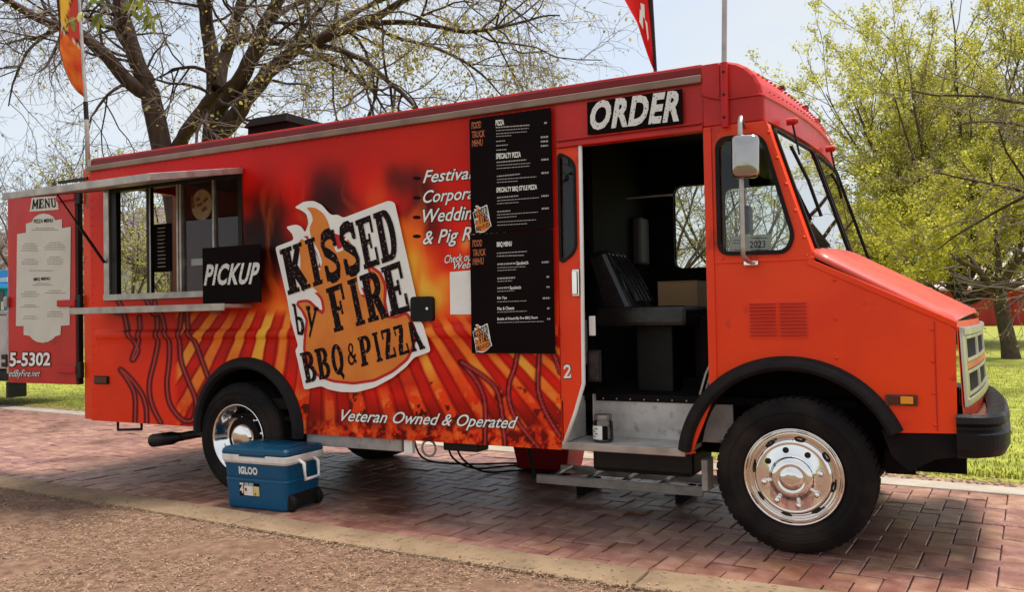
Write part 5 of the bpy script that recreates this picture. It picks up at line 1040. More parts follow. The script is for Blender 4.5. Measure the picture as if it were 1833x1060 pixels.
b = MB(); b.poly([CF(-.135, .172, .001), CF(-.100, .172, .001), CF(-.100, .187, .001), CF(-.135, .187, .001)]); b.poly([CF(-.098, .100, .001), CF(-.015, .100, .001), CF(-.015, .168, .001), CF(-.098, .168, .001)]); put_text(b, 'IGLOO', [(-.088, .188), (-.010, .188), (-.010, .171), (-.088, .171)], lambda u, v: CF(u, v, .001), 0, .04); put_text(b, '4', [(-.134, .166), (-.104, .166), (-.104, .116), (-.134, .116)], lambda u, v: CF(u, v, .001), 0, .04); b.build('label_print', M['wplastic'], CO)
b = MB(); b.poly([CF(-.012, .100, .001), CF(.042, .100, .001), CF(.042, .168, .001), CF(-.012, .168, .001)]); b.build('label_panel', mat('yellow_label', (.75, .55, .12), .5, c2=(.7, .65, .5), scale=40.), CO)
b = MB(); b.poly([CF(-.09, .130, .002), CF(-.07, .130, .002), CF(-.07, .152, .002), CF(-.09, .152, .002)]); b.poly([CF(.0, .105, .002), CF(.012, .105, .002), CF(.012, .122, .002), CF(.0, .122, .002)]); b.build('label_mark', M['redvinyl'], CO)
b = MB(); b.poly([CF(-.24, .226), CF(.24, .226), CF(.24, .231), CF(-.24, .231)]); b.build('body_groove', M['bluelid'], CO)

# ---------------------------------------------------------------- small loose things
jr = empty('glass_jar', (-1.165, .14, .536), 'clear glass tip jar with paper label on the cab step', 'jar')
jc = (-1.165, .14, .536); MB().lathe([(.0005, .003), (.058, .003), (.064, .012), (.064, .125), (.052, .142), (.050, .155)], jc, 'z', 28).build('glass', glassmat('jar_glass', (.82, .80, .76), .03, 1.6), jr, smooth=True)
MB().lathe([(.054, .138), (.056, .145), (.056, .168), (.052, .172), (.0005, .172)], jc, 'z', 28).build('lid', mat('dull_steel_lid', (.30, .26, .23), .45, .6), jr, smooth=True)
b = MB(); A = [RAD(205+i*10) for i in range(9)]; b.add([(jc[0]+.0655*math.cos(a), jc[1]+.0655*math.sin(a), jc[2]+h) for a in A for h in (.02, .105)], [(2*i, 2*i+2, 2*i+3, 2*i+1) for i in range(8)]); b.build('label', M['white'], jr)
b = MB(); A = [RAD(286+i*10) for i in range(4)]; b.add([(jc[0]+.0656*math.cos(a), jc[1]+.0656*math.sin(a), jc[2]+h) for a in A for h in (.02, .105)], [(2*i, 2*i+2, 2*i+3, 2*i+1) for i in range(3)]); b.build('label_side', M['offblack'], jr)
b = MB()
for i in range(4): a0_, h = RAD(225+14*(i % 2)), .035+.016*i; b.poly([(jc[0]+.0664*math.cos(a_), jc[1]+.0664*math.sin(a_), jc[2]+hh) for a_, hh in ((a0_, h), (a0_+.35, h), (a0_+.35, h+.006), (a0_, h+.006))])
b.build('label_print', M['offblack'], jr)
q = ony(1160, 542, 1.0); q2 = ony(1200, 492, 1.0); zt_ = q2[2]; cb = empty('cardboard_box', (-.80, 1.05, 1.325), 'brown cardboard box on the engine cover in the cab', 'box')
b = MB(); b.box((-1.02, .86, 1.325), (-.74, 1.22, 1.55)); b.build('carton', M['card'], cb, bevel=.004)
b = MB(); b.hexa([(-1.022, .858, 1.551), (-.882, .858, 1.551), (-.882, 1.222, 1.551), (-1.022, 1.222, 1.551)], [(-1.022, .858, 1.557), (-.882, .858, 1.557), (-.882, 1.222, 1.557), (-1.022, 1.222, 1.557)]); b.hexa([(-.880, .858, 1.551), (-.738, .858, 1.551), (-.738, 1.222, 1.551), (-.880, 1.222, 1.551)], [(-.880, .858, 1.557), (-.738, .858, 1.557), (-.738, 1.222, 1.557), (-.880, 1.222, 1.557)]); b.build('flap', M['card'], cb)
rb = empty('plastic_bin', (-2.34, 1.9, 0), 'red plastic bin standing on the bricks under the truck', 'bin')
b = MB(); b.hexa([(-2.58, 1.70, 0.005), (-2.12, 1.70, .005), (-2.12, 2.05, .005), (-2.58, 2.05, .005)], [(-2.64, 1.66, .34), (-2.06, 1.66, .34), (-2.06, 2.09, .34), (-2.64, 2.09, .34)]); b.build('tub', M['redplastic'], rb, bevel=.015)
rbox('rim', (-2.66, 1.64, .34), (-2.04, 2.11, .37), M['redplastic'], rb, .01)
la_ = empty('ladder', (-1.4, 1.15, 0), 'aluminium ladder lying on blocks beneath the cab step', 'ladder')
for (y, zz) in ((.88, .075), (1.32, .075)):
    b = MB(); b.box((-2.0, y, zz), (-.74, y+.03, zz+.066)); b.build('rail', M['alu'], la_, bevel=.004)
    for k in (.010, .030, .050): b = MB(); b.box((-1.998, y-.006, zz+k), (-.742, y, zz+k+.008)); b.build('rail_ridge', M['alu'], la_)
for x_ in np.arange(-1.9, -.76, .28): b = MB(); b.tube([(x_, .90, .125), (x_, 1.33, .125)], .017, 8); b.build('rung', M['alu'], la_, smooth=True)
for x_ in (-1.70, -.95): rbox('block', (x_, .93, .0), (x_+.05, 1.31, .074), M['under'], la_, .005)
for k, pts in enumerate(([(-2.7, .9, .45), (-2.8, 1.1, .2), (-2.75, 1.4, .02), (-2.5, 1.55, .02), (-2.3, 1.5, .02), (-2.0, 1.6, .02)], [(-2.75, .9, .45), (-2.95, 1.2, .18), (-2.9, 1.5, .02), (-2.6, 1.7, .03), (-2.2, 1.7, .02)], [(-3.2, 1.0, .45), (-3.3, 1.3, .12), (-3.1, 1.65, .02), (-2.7, 1.85, .02), (-2.3, 1.9, .02)])):
    P3 = []
    for i in range(len(pts)-1):
        p0, p1, p2, p3 = [np.array(pts[max(0, min(len(pts)-1, i+d))]) for d in (-1, 0, 1, 2)]
        for t in np.linspace(0, 1, 7)[:-1]: P3.append(.5*(2*p1+(p2-p0)*t+(2*p0-5*p1+4*p2-p3)*t*t+(3*p1-p0-3*p2+p3)*t**3))
    b = MB(); b.tube(P3, .009, 6); tag(b.build('power_cable', M['rubber'], smooth=True), ['black cable curling nearest the prop leg under the truck', 'short black cable drooping straight from the cable box', 'longest black cable looping far back under the truck'][k], 'cable', 'cables under the truck')

# ---------------------------------------------------------------- trees
class Tree:
    def __init__(s, seed): s.r = random.Random(seed); s.paths = []; s.tips = []
    def vec(s): 
        while True:
            v = np.array([s.r.uniform(-1, 1) for _ in range(3)]); n = np.linalg.norm(v)
            if .1 < n < 1: return v/n
    def grow(s, p, d, L, r, lv, cfg):
        c = cfg[lv]; n = c.get('n', 4); pts = [np.array(p, float)]; d = d/np.linalg.norm(d); rs = [r]
        for i in range(n):
            d = d+s.vec()*c.get('wig', .25)+np.array([0, 0, c.get('up', 0.)]); d /= np.linalg.norm(d)
            pts.append(pts[-1]+d*L/n); rs.append(r*(1-(1-c.get('tip', .45))*(i+1)/n))
        s.paths.append((pts, rs, lv))
        s.kids(pts, rs, lv, cfg, L)
    def kids(s, pts, rs, lv, cfg, L):
        c = cfg[lv]
        if lv+1 >= len(cfg) or cfg[lv+1] is None:
            s.tips.append(pts); return
        nx_ = cfg[lv+1]; k = c.get('kids', 5)
        for q in range(k):
            t = s.r.uniform(c.get('t0', .3), 1.0)*(len(pts)-1); i = min(int(t), len(pts)-2); f = t-i
            p = pts[i]*(1-f)+pts[i+1]*f; d = pts[i+1]-pts[i]; d /= np.linalg.norm(d)
            sd = np.cross(d, s.vec()); sd /= np.linalg.norm(sd)+1e-9; a = RAD(s.r.uniform(*nx_.get('ang', (25, 60))))
            s.grow(p, d*math.cos(a)+sd*math.sin(a)+np.array([0, 0, nx_.get('lift', 0.)]), nx_['L']*s.r.uniform(.6, 1.25), max(nx_.get('rmin', .004), min(nx_.get('r', .02), (rs[i]*(1-f)+rs[i+1]*f)*.6)), lv+1, cfg)
    def mesh(s, sides=(9, 7, 5, 3, 3, 3), lo=0, hi=9):
        b = MB()
        for pts, rs, lv in [q for q in s.paths if lo <= q[2] < hi]: b.tube(pts, rs, sides[min(lv, len(sides)-1)], False)
        return b
    def leaves(s, n, size, spread, keep=None, frac=(0.2, 1.)):
        g = np.random.default_rng(s.r.randrange(1 << 30)); A0 = np.array([p[i] for p in s.tips for i in range(len(p)-1)]); A1 = np.array([p[i+1] for p in s.tips for i in range(len(p)-1)])
        Pl = []
        tot = 0
        while tot < n:
            i = g.integers(0, len(A0), n*2); f = g.random((n*2, 1)); q = A0[i]+(A1[i]-A0[i])*f+g.normal(size=(n*2, 3))*spread*.4
            if keep: q = q[keep(q, g)]
            Pl.append(q); tot += len(q)
        P = np.concatenate(Pl)[:n]; a = g.normal(size=(n, 3)); a /= np.linalg.norm(a, axis=1)[:, None]; c = np.cross(a, g.normal(size=(n, 3))); c /= np.linalg.norm(c, axis=1)[:, None]; z = size*g.uniform(.5, 1.3, (n, 1))
        V = np.stack([P-a*z*.5, P+c*z*.28, P+a*z*.5, P-c*z*.28], 1).reshape(-1, 3)
        b = MB(); b.v = V.tolist(); b.f = [(4*k, 4*k+1, 4*k+2, 4*k+3) for k in range(n)]; return b
def projp(p):
    d = np.asarray(p)-CAM; z = d@FW; return 916.5+FPX*(d@RT)/z, 530-FPX*(d@UP)/z
def finish(t, name, base, label, bark, leaf, cat='tree', group=None, sides=(9, 7, 5, 3, 3, 3)):
    e = empty(name, base, label, cat, group); t.mesh(sides, 0, 2).build('trunk', M[bark], e, smooth=True); t.mesh(sides, 2).build('twigs', M['twig'], e, smooth=True, kind='stuff')
    if leaf: leaf[0].build('crown', leaf[1], e)
    return e
M['bud'] = leafmat('spring_buds', (.30, .27, .06), .35, .45, cb=(.52, .42, .12))
M['leafy'] = leafmat('young_spring_leaves', (.46, .46, .055), .25, .55, cb=(.78, .74, .17))
M['leafo'] = leafmat('yellow_green_leaves', (.40, .41, .03), .35, .55, cb=(.70, .64, .10))
M['leafn'] = leafmat('near_green_leaves', (.16, .21, .022), .3, .5, .35, cb=(.36, .36, .05))
M['conif'] = leafmat('conifer_needles', (.05, .055, .03), .3, .1, cb=(.09, .085, .045))
# the big half-bare tree behind the truck
D0 = 15.0; t = Tree(5)
LIMBS = [([(345, 640), (338, 480), (318, 340), (290, 262), (272, 185), (258, 140), (240, 95), (224, 40), (212, 0), (196, -70), (180, -150)], [74, 62, 50, 34, 33, 28, 26, 23, 21, 17, 12], 0),
 ([(268, 170), (238, 152), (205, 118), (160, 72), (120, 52), (60, 28), (5, -4), (-50, -20)], [26, 24, 22, 19, 16, 13, 11, 8], -.6),
 ([(368, 640), (374, 480), (380, 350), (384, 250), (388, 200), (384, 130), (373, 60), (364, 0), (356, -80), (340, -160)], [78, 66, 54, 42, 40, 27, 23, 21, 17, 12], .3),
 ([(388, 178), (398, 115), (418, 55), (432, 0), (446, -60), (470, -130)], [26, 23, 19, 17, 14, 10], .9), ([(392, 190), (428, 145), (455, 95), (474, 45), (498, 0), (530, -60), (540, -130)], [28, 26, 24, 20, 18, 14, 9], -.5),
 ([(392, 236), (420, 210), (452, 163), (492, 118), (545, 78), (600, 62), (660, 36), (720, 2), (780, -40)], [32, 28, 25, 22, 18, 14, 12, 10, 7], -1.0), ([(318, 262), (340, 226), (362, 196), (388, 160)], [22, 21, 20, 18], -.8),
 ([(402, 88), (430, 70), (462, 70), (500, 76), (545, 78)], [15, 14, 12, 11, 9], -.4), ([(545, 78), (600, 88), (650, 108), (700, 150), (750, 196), (770, 220)], [11, 9, 8, 7, 5, 3], -1.4), ([(536, 92), (580, 105), (630, 132), (664, 160), (690, 200)], [9, 8, 6, 5, 3], -.2),
 ([(620, 55), (690, 40), (760, 44), (830, 56), (900, 48), (965, 30), (1000, 26)], [10, 9, 7, 6, 5, 3, 2], -1.2), ([(560, 74), (640, 20), (700, -8), (800, -20), (900, 5), (970, 60)], [10, 9, 8, 6, 4, 2], .6), ([(660, 40), (720, 70), (790, 88), (860, 130), (900, 175)], [8, 6, 5, 4, 2], .2),
 ([(240, 100), (210, 60), (205, 20), (170, -30)], [11, 9, 8, 6], .8), ([(226, 60), (200, 50), (170, 40), (130, 10)], [8, 7, 6, 4], -1), ([(160, 72), (130, 70), (80, 10), (60, -30)], [9, 8, 6, 4], .5), ([(235, 150), (205, 160), (175, 190), (160, 215)], [6, 5, 4, 2], -.5),
 ([(110, 48), (60, 80), (30, 130), (15, 190)], [6, 5, 4, 2], .3), ([(385, 140), (350, 120), (310, 125), (285, 140)], [7, 6, 4, 2], 0), ([(475, 50), (520, 10), (600, -20), (680, -70)], [10, 9, 7, 4], 1), ([(432, 0), (480, -30), (560, -50)], [9, 7, 4], 0)]
CFG = [dict(kids=15, t0=.25), dict(L=1.9, r=.030, n=6, wig=.30, up=.02, ang=(30, 75), kids=5, t0=.2, tip=.4), dict(L=1.05, r=.012, n=5, wig=.36, up=-.05, ang=(25, 70), kids=4, t0=.15), dict(L=.55, r=.006, rmin=.0042, n=4, wig=.40, up=-.08, ang=(20, 65), kids=2, t0=.2), dict(L=.30, r=.0042, rmin=.0036, n=3, wig=.4, up=-.05, ang=(20, 60))]
for pts, ws, dd in LIMBS:
    n = len(pts); Pm = []; Rm = []
    for i in range(n-1):
        p0, p1, p2, p3 = [np.array(pts[max(0, min(n-1, i+k))], float) for k in (-1, 0, 1, 2)]
        for tt in (0, .34, .67): Pm.append(.5*(2*p1+(p2-p0)*tt+(2*p0-5*p1+4*p2-p3)*tt*tt+(3*p1-p0-3*p2+p3)*tt**3)); Rm.append(ws[i]+(ws[i+1]-ws[i])*tt)
    Pm.append(np.array(pts[-1], float)); Rm.append(ws[-1]); m = len(Pm)
    P3 = []
    for i in range(m):
        dist = D0+dd*(i/m)*1.6+(.5*dd if n < 8 else 0)*min(1, i/3)
        q = atd(Pm[i][0]+t.r.gauss(0, 1.), Pm[i][1]+t.r.gauss(0, 1.), dist); 
        P3.append(q)
    Rr = [w*.54*D0/FPX for w in Rm]
    if P3[0][2] < .6: P3 = [P3[0]*np.array([1, 1, 0])+np.array([0, 0, -.1])]+P3[1:]
    t.paths.append((P3, Rr, 0))
    hi = [i for i in range(m) if P3[i][2] > 4.2]
    if len(hi) > 2:
        sub = P3[hi[0]:]; rs = Rr[hi[0]:]; Lw = sum(np.linalg.norm(sub[i+1]-sub[i]) for i in range(len(sub)-1)); c0 = dict(CFG[0]); c0['kids'] = int(3+Lw*2.0)
        t.kids(sub, rs, 0, [c0]+CFG[1:], Lw)
base = t.paths[0][0][0]
def keepb(p, r):
    u, v = projp(p)
    w = .10+.9*np.exp(-(((u-760)/190)**2+((v-110)/110)**2))+.5*np.exp(-(((u-400)/60)**2+((v-140)/90)**2)); return r.random(len(p)) < w
finish(t, 'shade_tree', base, 'large half-bare tree with forking dark trunks behind the truck', 'bark', (t.leaves(9000, .07, .12, keepb), M['bud']), sides=(10, 5, 4, 3, 3, 3))
# upright leafing tree at the right, nearer spreading tree, bare tree reaching in from the right edge
t = Tree(11); bs = atd(1722, 600, 30.); bs[2] = 0.
trunk = [bs, bs+np.array([0, 0, 1.2]), bs+np.array([-.05, 0, 2.2])]; t.paths.append((trunk, [.30, .25, .22], 0))
CFG = [dict(), dict(L=7.6, r=.11, n=9, wig=.10, up=.035, ang=(8, 50), kids=11, t0=.15, tip=.2), dict(L=2.8, r=.032, n=6, wig=.18, up=.05, ang=(22, 55), kids=6, t0=.2), dict(L=1.1, r=.014, rmin=.009, n=4, wig=.25, up=.04, ang=(20, 55), kids=3), dict(L=.5, r=.008, rmin=.007, n=3, wig=.3, up=.03, ang=(20, 60))]
for k in range(30):
    a = RAD(k*137.5); el = 3+39*math.sqrt((k+.5)/30); d = np.array([math.sin(RAD(el))*math.cos(a), math.sin(RAD(el))*math.sin(a), math.cos(RAD(el))])
    t.grow(trunk[1]+(trunk[2]-trunk[1])*t.r.random(), d, CFG[1]['L']*(1.42-.010*el)*t.r.uniform(.85, 1.1), .10, 1, CFG)
for k in range(14):
    a = RAD(k*137.5+40); el = 52+16*t.r.random(); d = np.array([math.sin(RAD(el))*math.cos(a), math.sin(RAD(el))*math.sin(a), math.cos(RAD(el))]); t.grow(trunk[1]+np.array([0, 0, .3*t.r.random()]), d, 5.0*t.r.uniform(.8, 1.1), .07, 1, CFG)
finish(t, 'leafing_tree', bs, 'tall upright tree in yellow-green spring leaf behind the hood', 'barkfar', (t.leaves(190000, .11, .20, lambda p, g: p[:, 2] > 2.2), M['leafy']), group='leafing trees on the lawn', sides=(9, 5, 4, 3, 3, 3))
t = Tree(23); bs = atd(1806, 606, 21.); bs[2] = 0.
trunk = [bs+np.array([.05, 0, -.1]), bs+np.array([.0, 0, .4]), bs+np.array([-.10, 0, 1.0]), bs+np.array([-.18, 0, 1.7])]; t.paths.append((trunk, [.24, .19, .17, .17], 0))
CFG = [dict(), dict(L=3.6, r=.08, n=7, wig=.24, up=-.02, ang=(8, 50), kids=8, t0=.2, tip=.3), dict(L=1.5, r=.025, n=5, wig=.3, up=-.02, ang=(25, 60), kids=6, t0=.2), dict(L=.7, r=.011, rmin=.006, n=4, wig=.35, up=-.03, ang=(20, 60), kids=3), dict(L=.35, r=.006, rmin=.005, n=3, wig=.35, ang=(20, 60))]
for (dx, dy, dz, L) in ((-1, .1, .65, 3.4), (-.8, -.5, .8, 3.2), (-.5, .5, .9, 3.0), (.3, -.3, 1.1, 3.0), (.9, .1, .7, 3.2), (.6, .6, .8, 3.0), (-.3, -.2, 1.2, 3.2), (-1, .4, .50, 3.4), (-.9, -.2, .55, 3.2)):
    t.grow(trunk[-1], np.array([dx, dy, dz]), L, .085, 1, CFG)
finish(t, 'spreading_tree', bs, 'low spreading tree with leaning trunk in front of the barn', 'barkfar', (t.leaves(42000, .09, .16, lambda p, g: p[:, 2] > 2.0), M['leafo']), group='leafing trees on the lawn', sides=(9, 6, 4, 3, 3, 3))
t = Tree(31); bs = atd(2010, 650, 13.); bs[2] = 0.
trunk = [bs, bs+np.array([0, 0, 1.5]), bs+np.array([-.1, 0, 3.0]), bs+np.array([-.1, 0, 5.5])]; t.paths.append((trunk, [.22, .18, .15, .08], 0))
CFG = [dict(), dict(L=2.6, r=.045, n=7, wig=.22, up=.0, ang=(8, 50), kids=8, t0=.25, tip=.3), dict(L=1.2, r=.014, n=5, wig=.32, up=-.02, ang=(20, 60), kids=5, t0=.2), dict(L=.6, r=.007, rmin=.0045, n=4, wig=.35, up=-.02, ang=(20, 60), kids=3), dict(L=.3, r=.005, rmin=.004, n=3, wig=.35, ang=(20, 60))]
for k in range(6):
    z = 1.9+3.0*k/6; t.grow(bs+np.array([-.05, 0, z]), np.array([-1.0, t.r.uniform(-.6, .6), t.r.uniform(-.05, .45)]), 2.7*t.r.uniform(.7, 1.15), .04, 1, CFG)
finish(t, 'bare_tree', bs, 'bare tree reaching thin branches in from the right edge', 'bark', (t.leaves(900, .05, .05), M['bud']), sides=(8, 5, 4, 3, 3, 3))
# far trees at the left and beyond the window
def far_tree(seed, px, D, hpx, label, leafn=0, wide=.55, lm='bud', group='trees far behind at the left'):
    t = Tree(seed); bs = atd(px, 600, D); bs[2] = 0.; H = hpx*D/FPX
    t.paths.append(([bs, bs+np.array([0, 0, H*.15]), bs+np.array([.02*H, 0, H*.30])], [.022*H, .018*H, .015*H], 0))
    CF_ = [dict(), dict(L=H*.55, r=.010*H, n=6, wig=.16, up=.05, kids=7, t0=.2, tip=.3), dict(L=H*.24, r=.004*H, n=5, wig=.25, up=.02, ang=(22, 58), kids=6, t0=.15), dict(L=H*.12, r=.0020*H, rmin=.0015*H, n=4, wig=.3, up=0, ang=(20, 60), kids=3), dict(L=H*.06, r=.0012*H, rmin=.0011*H, n=3, wig=.3, ang=(20, 60))]
    for k in range(9):
        a = RAD(k*137.5); el = 8+wide*80*math.sqrt((k+.5)/9); t.grow(bs+np.array([0, 0, H*t.r.uniform(.15, .3)]), np.array([math.sin(RAD(el))*math.cos(a), math.sin(RAD(el))*math.sin(a), math.cos(RAD(el))]), H*.6, .009*H, 1, CF_)
    finish(t, 'far_tree', bs, label, 'barkfar', (t.leaves(leafn, .010*H, .01*H), M[lm]) if leafn else None, group=group, sides=(6, 4, 3, 3, 3, 3))
far_tree(41, 62, 30, 400, 'bare fine-twigged tree showing above the open menu door', 300)
far_tree(43, 120, 38, 330, 'bare tree just left of the rear flag pole', 200)
far_tree(47, -20, 34, 300, 'budding yellowish tree at the far left edge', 4000, .6)
far_tree(49, 235, 26, 330, 'leafing tree seen through the serving window and rear doorway', 9000, .6, 'leafy', 'trees beyond the rear doorway')
far_tree(53, 300, 34, 400, 'taller leafing tree seen through the middle of the serving window', 9000, .6, 'leafy', 'trees beyond the rear doorway')
far_tree(59, 1330, 26, 420, 'bare tree seen through the cab side window', 2500, .65, 'leafo', 'trees seen through the cab')
far_tree(61, 1180, 24, 430, 'budding tree seen through the far cab door window', 5000, .65, 'leafo', 'trees seen through the cab')
bs = atd(98, 600, 42.); bs[2] = 0
e = empty('conifer', bs, 'small dark conifer above the top of the menu door', 'tree'); b = MB(); b.tube([bs, bs+np.array([0, 0, 8.4])], [.12, .02], 6); b.build('trunk', M['barkfar'], e)
V = []; Fc = []; rr_ = random.Random(2)
for k in range(3800):
    h = rr_.uniform(1.0, 8.6); R_ = (8.7-h)*.24*math.sqrt(rr_.random()); a = rr_.uniform(0, 6.283); p = bs+np.array([R_*math.cos(a), R_*math.sin(a), h-R_*.25]); q = len(V); w = rr_.uniform(.05, .11); o_ = np.array([math.cos(a), math.sin(a), -.4])*w*2; s_ = np.array([-math.sin(a), math.cos(a), 0])*w*.5
    V += [p-s_, p+o_, p+s_]; Fc.append((q, q+1, q+2))
b = MB(); b.v = [tuple(v) for v in V]; b.f = Fc; b.build('crown', M['conif'], e)
# leafy sprig hanging into the top left corner, close to the camera
SB = atd(190, -70, 3.6); sp_ = empty('overhanging_branch', SB, 'leafy green sprig hanging into the top left corner', 'branch')
b = MB(); V = []; Fc = []; rr_ = random.Random(9)
for pts in ([(200, -75), (180, -30), (160, 5), (140, 30), (122, 40)], [(200, -75), (200, -30), (190, 5), (178, 25), (172, 45)], [(240, -75), (250, -30), (258, 0), (266, 25), (275, 45)], [(225, -75), (235, -30), (240, 0), (228, 25)]):
    P3 = [atd(x_, y_, 3.6+rr_.uniform(-.1, .1)) for x_, y_ in pts]; b.tube(P3, [.0035, .003, .0026, .002, .0015][:len(P3)], 5)
    for k in range(17):
        tt = rr_.uniform(.8, len(P3)-1.001); i = int(tt); p = P3[i]+(P3[i+1]-P3[i])*(tt-i); d = np.array([rr_.uniform(-1, 1), rr_.uniform(-.6, .6), rr_.uniform(-1, .4)]); d /= np.linalg.norm(d); s_ = np.cross(d, FW); s_ = s_/np.linalg.norm(s_)+FW*rr_.uniform(-.7, .7); Lf = rr_.uniform(.035, .062); q = len(V); w = Lf*.17
        V += [p, p+d*Lf*.35+s_*w, p+d*Lf*.7+s_*w*.8+np.array([0, 0, -.004]), p+d*Lf+np.array([0, 0, -.01]), p+d*Lf*.7-s_*w*.8+np.array([0, 0, -.004]), p+d*Lf*.35-s_*w]; Fc.append((q, q+1, q+2, q+3, q+4, q+5))
b.build('stem', M['twig'], sp_); b = MB(); b.v = [tuple(v) for v in V]; b.f = Fc; b.build('leaf', M['leafn'], sp_, kind='stuff')

# ---------------------------------------------------------------- far buildings, stall and trailer
M['barn'] = mat('barn_red_boards', (.36, .032, .022), .8, c2=(.28, .026, .018), scale=.8, bump=.2, bscale=4., stretch=(3, 3, .2))
M['barnroof'] = mat('pale_pink_metal_roof', (.56, .42, .40), .6, c2=(.48, .33, .32), scale=.7)
M['siding'] = mat('white_siding', (.62, .60, .56), .8, c2=(.54, .52, .48), scale=1.)
M['shingle'] = mat('grey_shingle', (.19, .16, .17), .9, c2=(.13, .11, .12), scale=2., bump=.3, bscale=8.)
M['tanwall'] = mat('tan_brick_wall', (.44, .33, .18), .9, c2=(.36, .26, .14), scale=3.)
M['winb'] = mat('dark_window_glass', (.03, .035, .04), .1)
M['stallblue'] = mat('bright_blue_vinyl', (.02, .28, .62), .5); M['galv'] = mat('pale_grey_panel', (.52, .50, .48), .5, c2=(.42, .40, .39), scale=3.)
def gable(name, label, px0, px1, D, wall_h, roof_h, depth, wm, rm, boards=0, wins=(), zbase=0., door=None, yawd=0.):
    A = atd(px0, 560, D); B = atd(px1, 560, D); A[2] = B[2] = zbase; xd = B-A; Lb = np.linalg.norm(xd); xd /= Lb; yd = np.cross(np.array([0, 0, 1.]), xd); zd = np.array([0, 0, 1.])
    if yawd:
        c_, s_ = math.cos(RAD(yawd)), math.sin(RAD(yawd)); xd = np.array([c_*xd[0]-s_*xd[1], s_*xd[0]+c_*xd[1], 0]); yd = np.cross(zd, xd)
    e = empty(name, (A+B)/2, label, name.split('_')[-1] if name != 'farm_barn' else 'barn')
    P = lambda x, y, z: tuple(A+xd*x+yd*y+zd*z)
    def bx(nm, m, x0, x1, y0, y1, z0, z1): b = MB(); b.hexa([P(x0, y0, z0), P(x1, y0, z0), P(x1, y1, z0), P(x0, y1, z0)], [P(x0, y0, z1), P(x1, y0, z1), P(x1, y1, z1), P(x0, y1, z1)]); return b.build(nm, M[m], e)
    w = MB(); w.hexa([P(0, 0, 0), P(Lb, 0, 0), P(Lb, depth, 0), P(0, depth, 0)], [P(0, 0, wall_h), P(Lb, 0, wall_h), P(Lb, depth, wall_h), P(0, depth, wall_h)])
    w.add([P(0, 0, wall_h), P(0, depth, wall_h), P(0, depth/2, wall_h+roof_h)], [(0, 1, 2)]); w.add([P(Lb, 0, wall_h), P(Lb, depth, wall_h), P(Lb, depth/2, wall_h+roof_h)], [(0, 1, 2)]); w.build('wall', M[wm], e)
    r = MB(); o_ = .5; rs = roof_h/(depth/2)
    for s_ in (0, 1):
        y0, y1 = (-o_, depth/2) if s_ == 0 else (depth+o_, depth/2); r.hexa([P(-o_, y0, wall_h-o_*rs+.02), P(Lb+o_, y0, wall_h-o_*rs+.02), P(Lb+o_, y1, wall_h+roof_h+.02), P(-o_, y1, wall_h+roof_h+.02)], [P(-o_, y0, wall_h-o_*rs+.17), P(Lb+o_, y0, wall_h-o_*rs+.17), P(Lb+o_, y1, wall_h+roof_h+.17), P(-o_, y1, wall_h+roof_h+.17)])
    r.build('roof', M[rm], e, fixn=True)
    if boards:
        for k in range(int(Lb/boards)): bx('batten', wm, k*boards, k*boards+.10, -.06, .0, 0, wall_h-.02)
    for (x0, x1, z0, z1) in wins: f_ = bx('window', 'siding' if wm != 'siding' else 'galv', x0-.08, x1+.08, -.05, 0, z0-.08, z1+.08); 
    for (x0, x1, z0, z1) in wins: bx('pane', 'winb', x0, x1, -.07, -.052, z0, z1)
    if door: bx('door', door[4], door[0], door[1], -.07, -.002, door[2], door[3])
    return e
gable('farm_barn', 'long red barn with a pale pink roof beyond the lawn', 1560, 2120, 56, 2.6, 1.7, 9, 'barn', 'barnroof', 2.35, (), 0., (6.2, 7.6, 0, 2.2, 'barn'))
gable('tan_house', 'tan brick house with grey shingle roof at the far left edge', -230, 34, 38, 3.4, 2.4, 8, 'tanwall', 'shingle', 0, ((4.2, 5.4, 1.3, 2.6), (1.6, 2.8, 1.3, 2.6)))
gable('white_house', 'white sided house seen through the serving window and rear doorway', 205, 420, 46, 5.4, 2.6, 8, 'siding', 'shingle', 0, ((1.0, 1.9, 1.2, 2.6), (3.0, 3.9, 1.2, 2.6), (1.0, 1.9, 3.6, 4.8), (3.0, 3.9, 3.6, 4.8)))
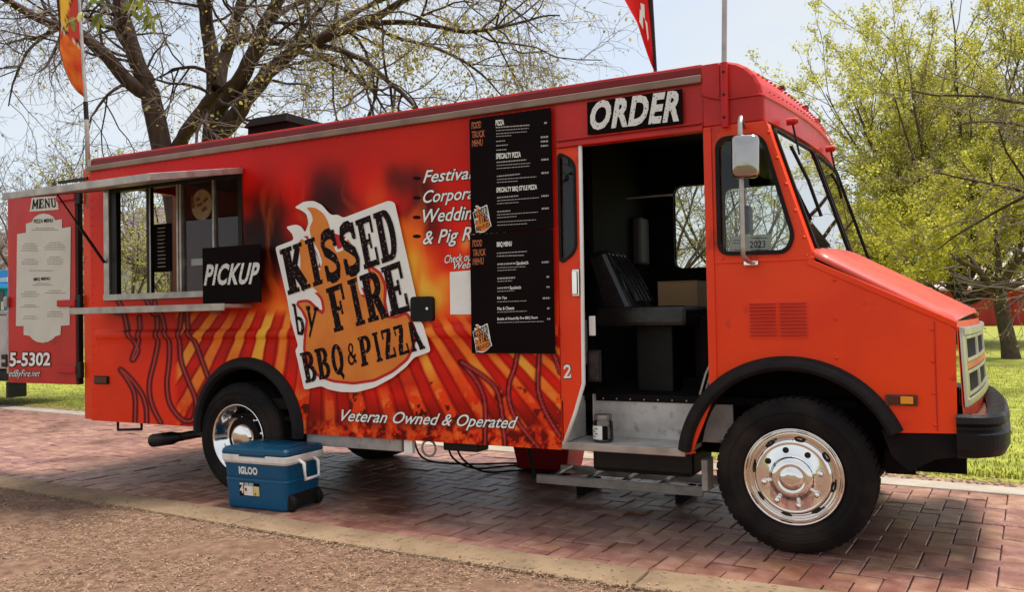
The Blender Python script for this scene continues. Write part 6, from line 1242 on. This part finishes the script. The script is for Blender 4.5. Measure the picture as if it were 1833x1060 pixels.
q = atd(10, 560, 24); st = empty('food_stall', (q[0]-1.5, q[1], 0), 'bright blue food stall with white trim at the left edge', 'stall')
def SBx(nm, m, x0, x1, z0, z1, y0=0., y1=.05): return rbox(nm, (q[0]+x0, q[1]+y0, z0), (q[0]+x1, q[1]+y1, z1), M[m], st, .01)
SBx('body', 'stallblue', -2.6, .10, .5, 2.9, 0, 1.6); SBx('counter_opening', 'winb', -2.2, -.05, 1.55, 2.3, -.02, 0); SBx('trim_strip', 'siding', -2.6, .12, 2.55, 2.68, -.03, 0); SBx('awning', 'stallblue', -2.6, .14, 2.36, 2.48, -.5, 0); SBx('price_card', 'siding', -.16, -.02, 1.75, 2.0, -.04, -.02)
for xx in (-2.2, -.3): b = MB(); b.lathe([(.0005, -.1), (.3, -.1), (.33, -.06), (.33, .06), (.3, .1), (.0005, .1)], (q[0]+xx, q[1]+.1, .33), 'y', 20); b.build('wheel', M['tyre'], st)
q = atd(17, 690, 13.5); tr_ = empty('utility_trailer', (q[0]-.8, q[1], 0), 'pale grey equipment trailer with a black plate cropped by the left edge', 'trailer')
def TBx(nm, m, x0, x1, z0, z1, y0=0., y1=.05, bv=.01): return rbox(nm, (q[0]+x0, q[1]+y0, z0), (q[0]+x1, q[1]+y1, z1), M[m], tr_, bv)
TBx('box', 'galv', -1.8, .02, .62, 1.50, 0, 1.2, .03); TBx('lid', 'alupaint', -1.82, .03, 1.50, 1.56, -.02, 1.22); TBx('corner_rail', 'alu', -.03, .035, .55, 1.5, -.03, .03); TBx('frame', 'black', -1.8, .0, .42, .60, .05, 1.15); TBx('black_plate', 'black', -.14, .0, .66, .86, -.05, -.03); TBx('plate_print', 'greytext', -.12, -.02, .73, .78, -.055, -.051, 0); TBx('skirt', 'black', -.10, -.02, .16, .42, .0, .3)
b = MB(); b.lathe([(.0005, -.09), (.26, -.09), (.30, -.05), (.30, .05), (.26, .09), (.0005, .09)], (q[0]-.75, q[1]+.05, .30), 'y', 20); b.build('wheel', M['tyre'], tr_)
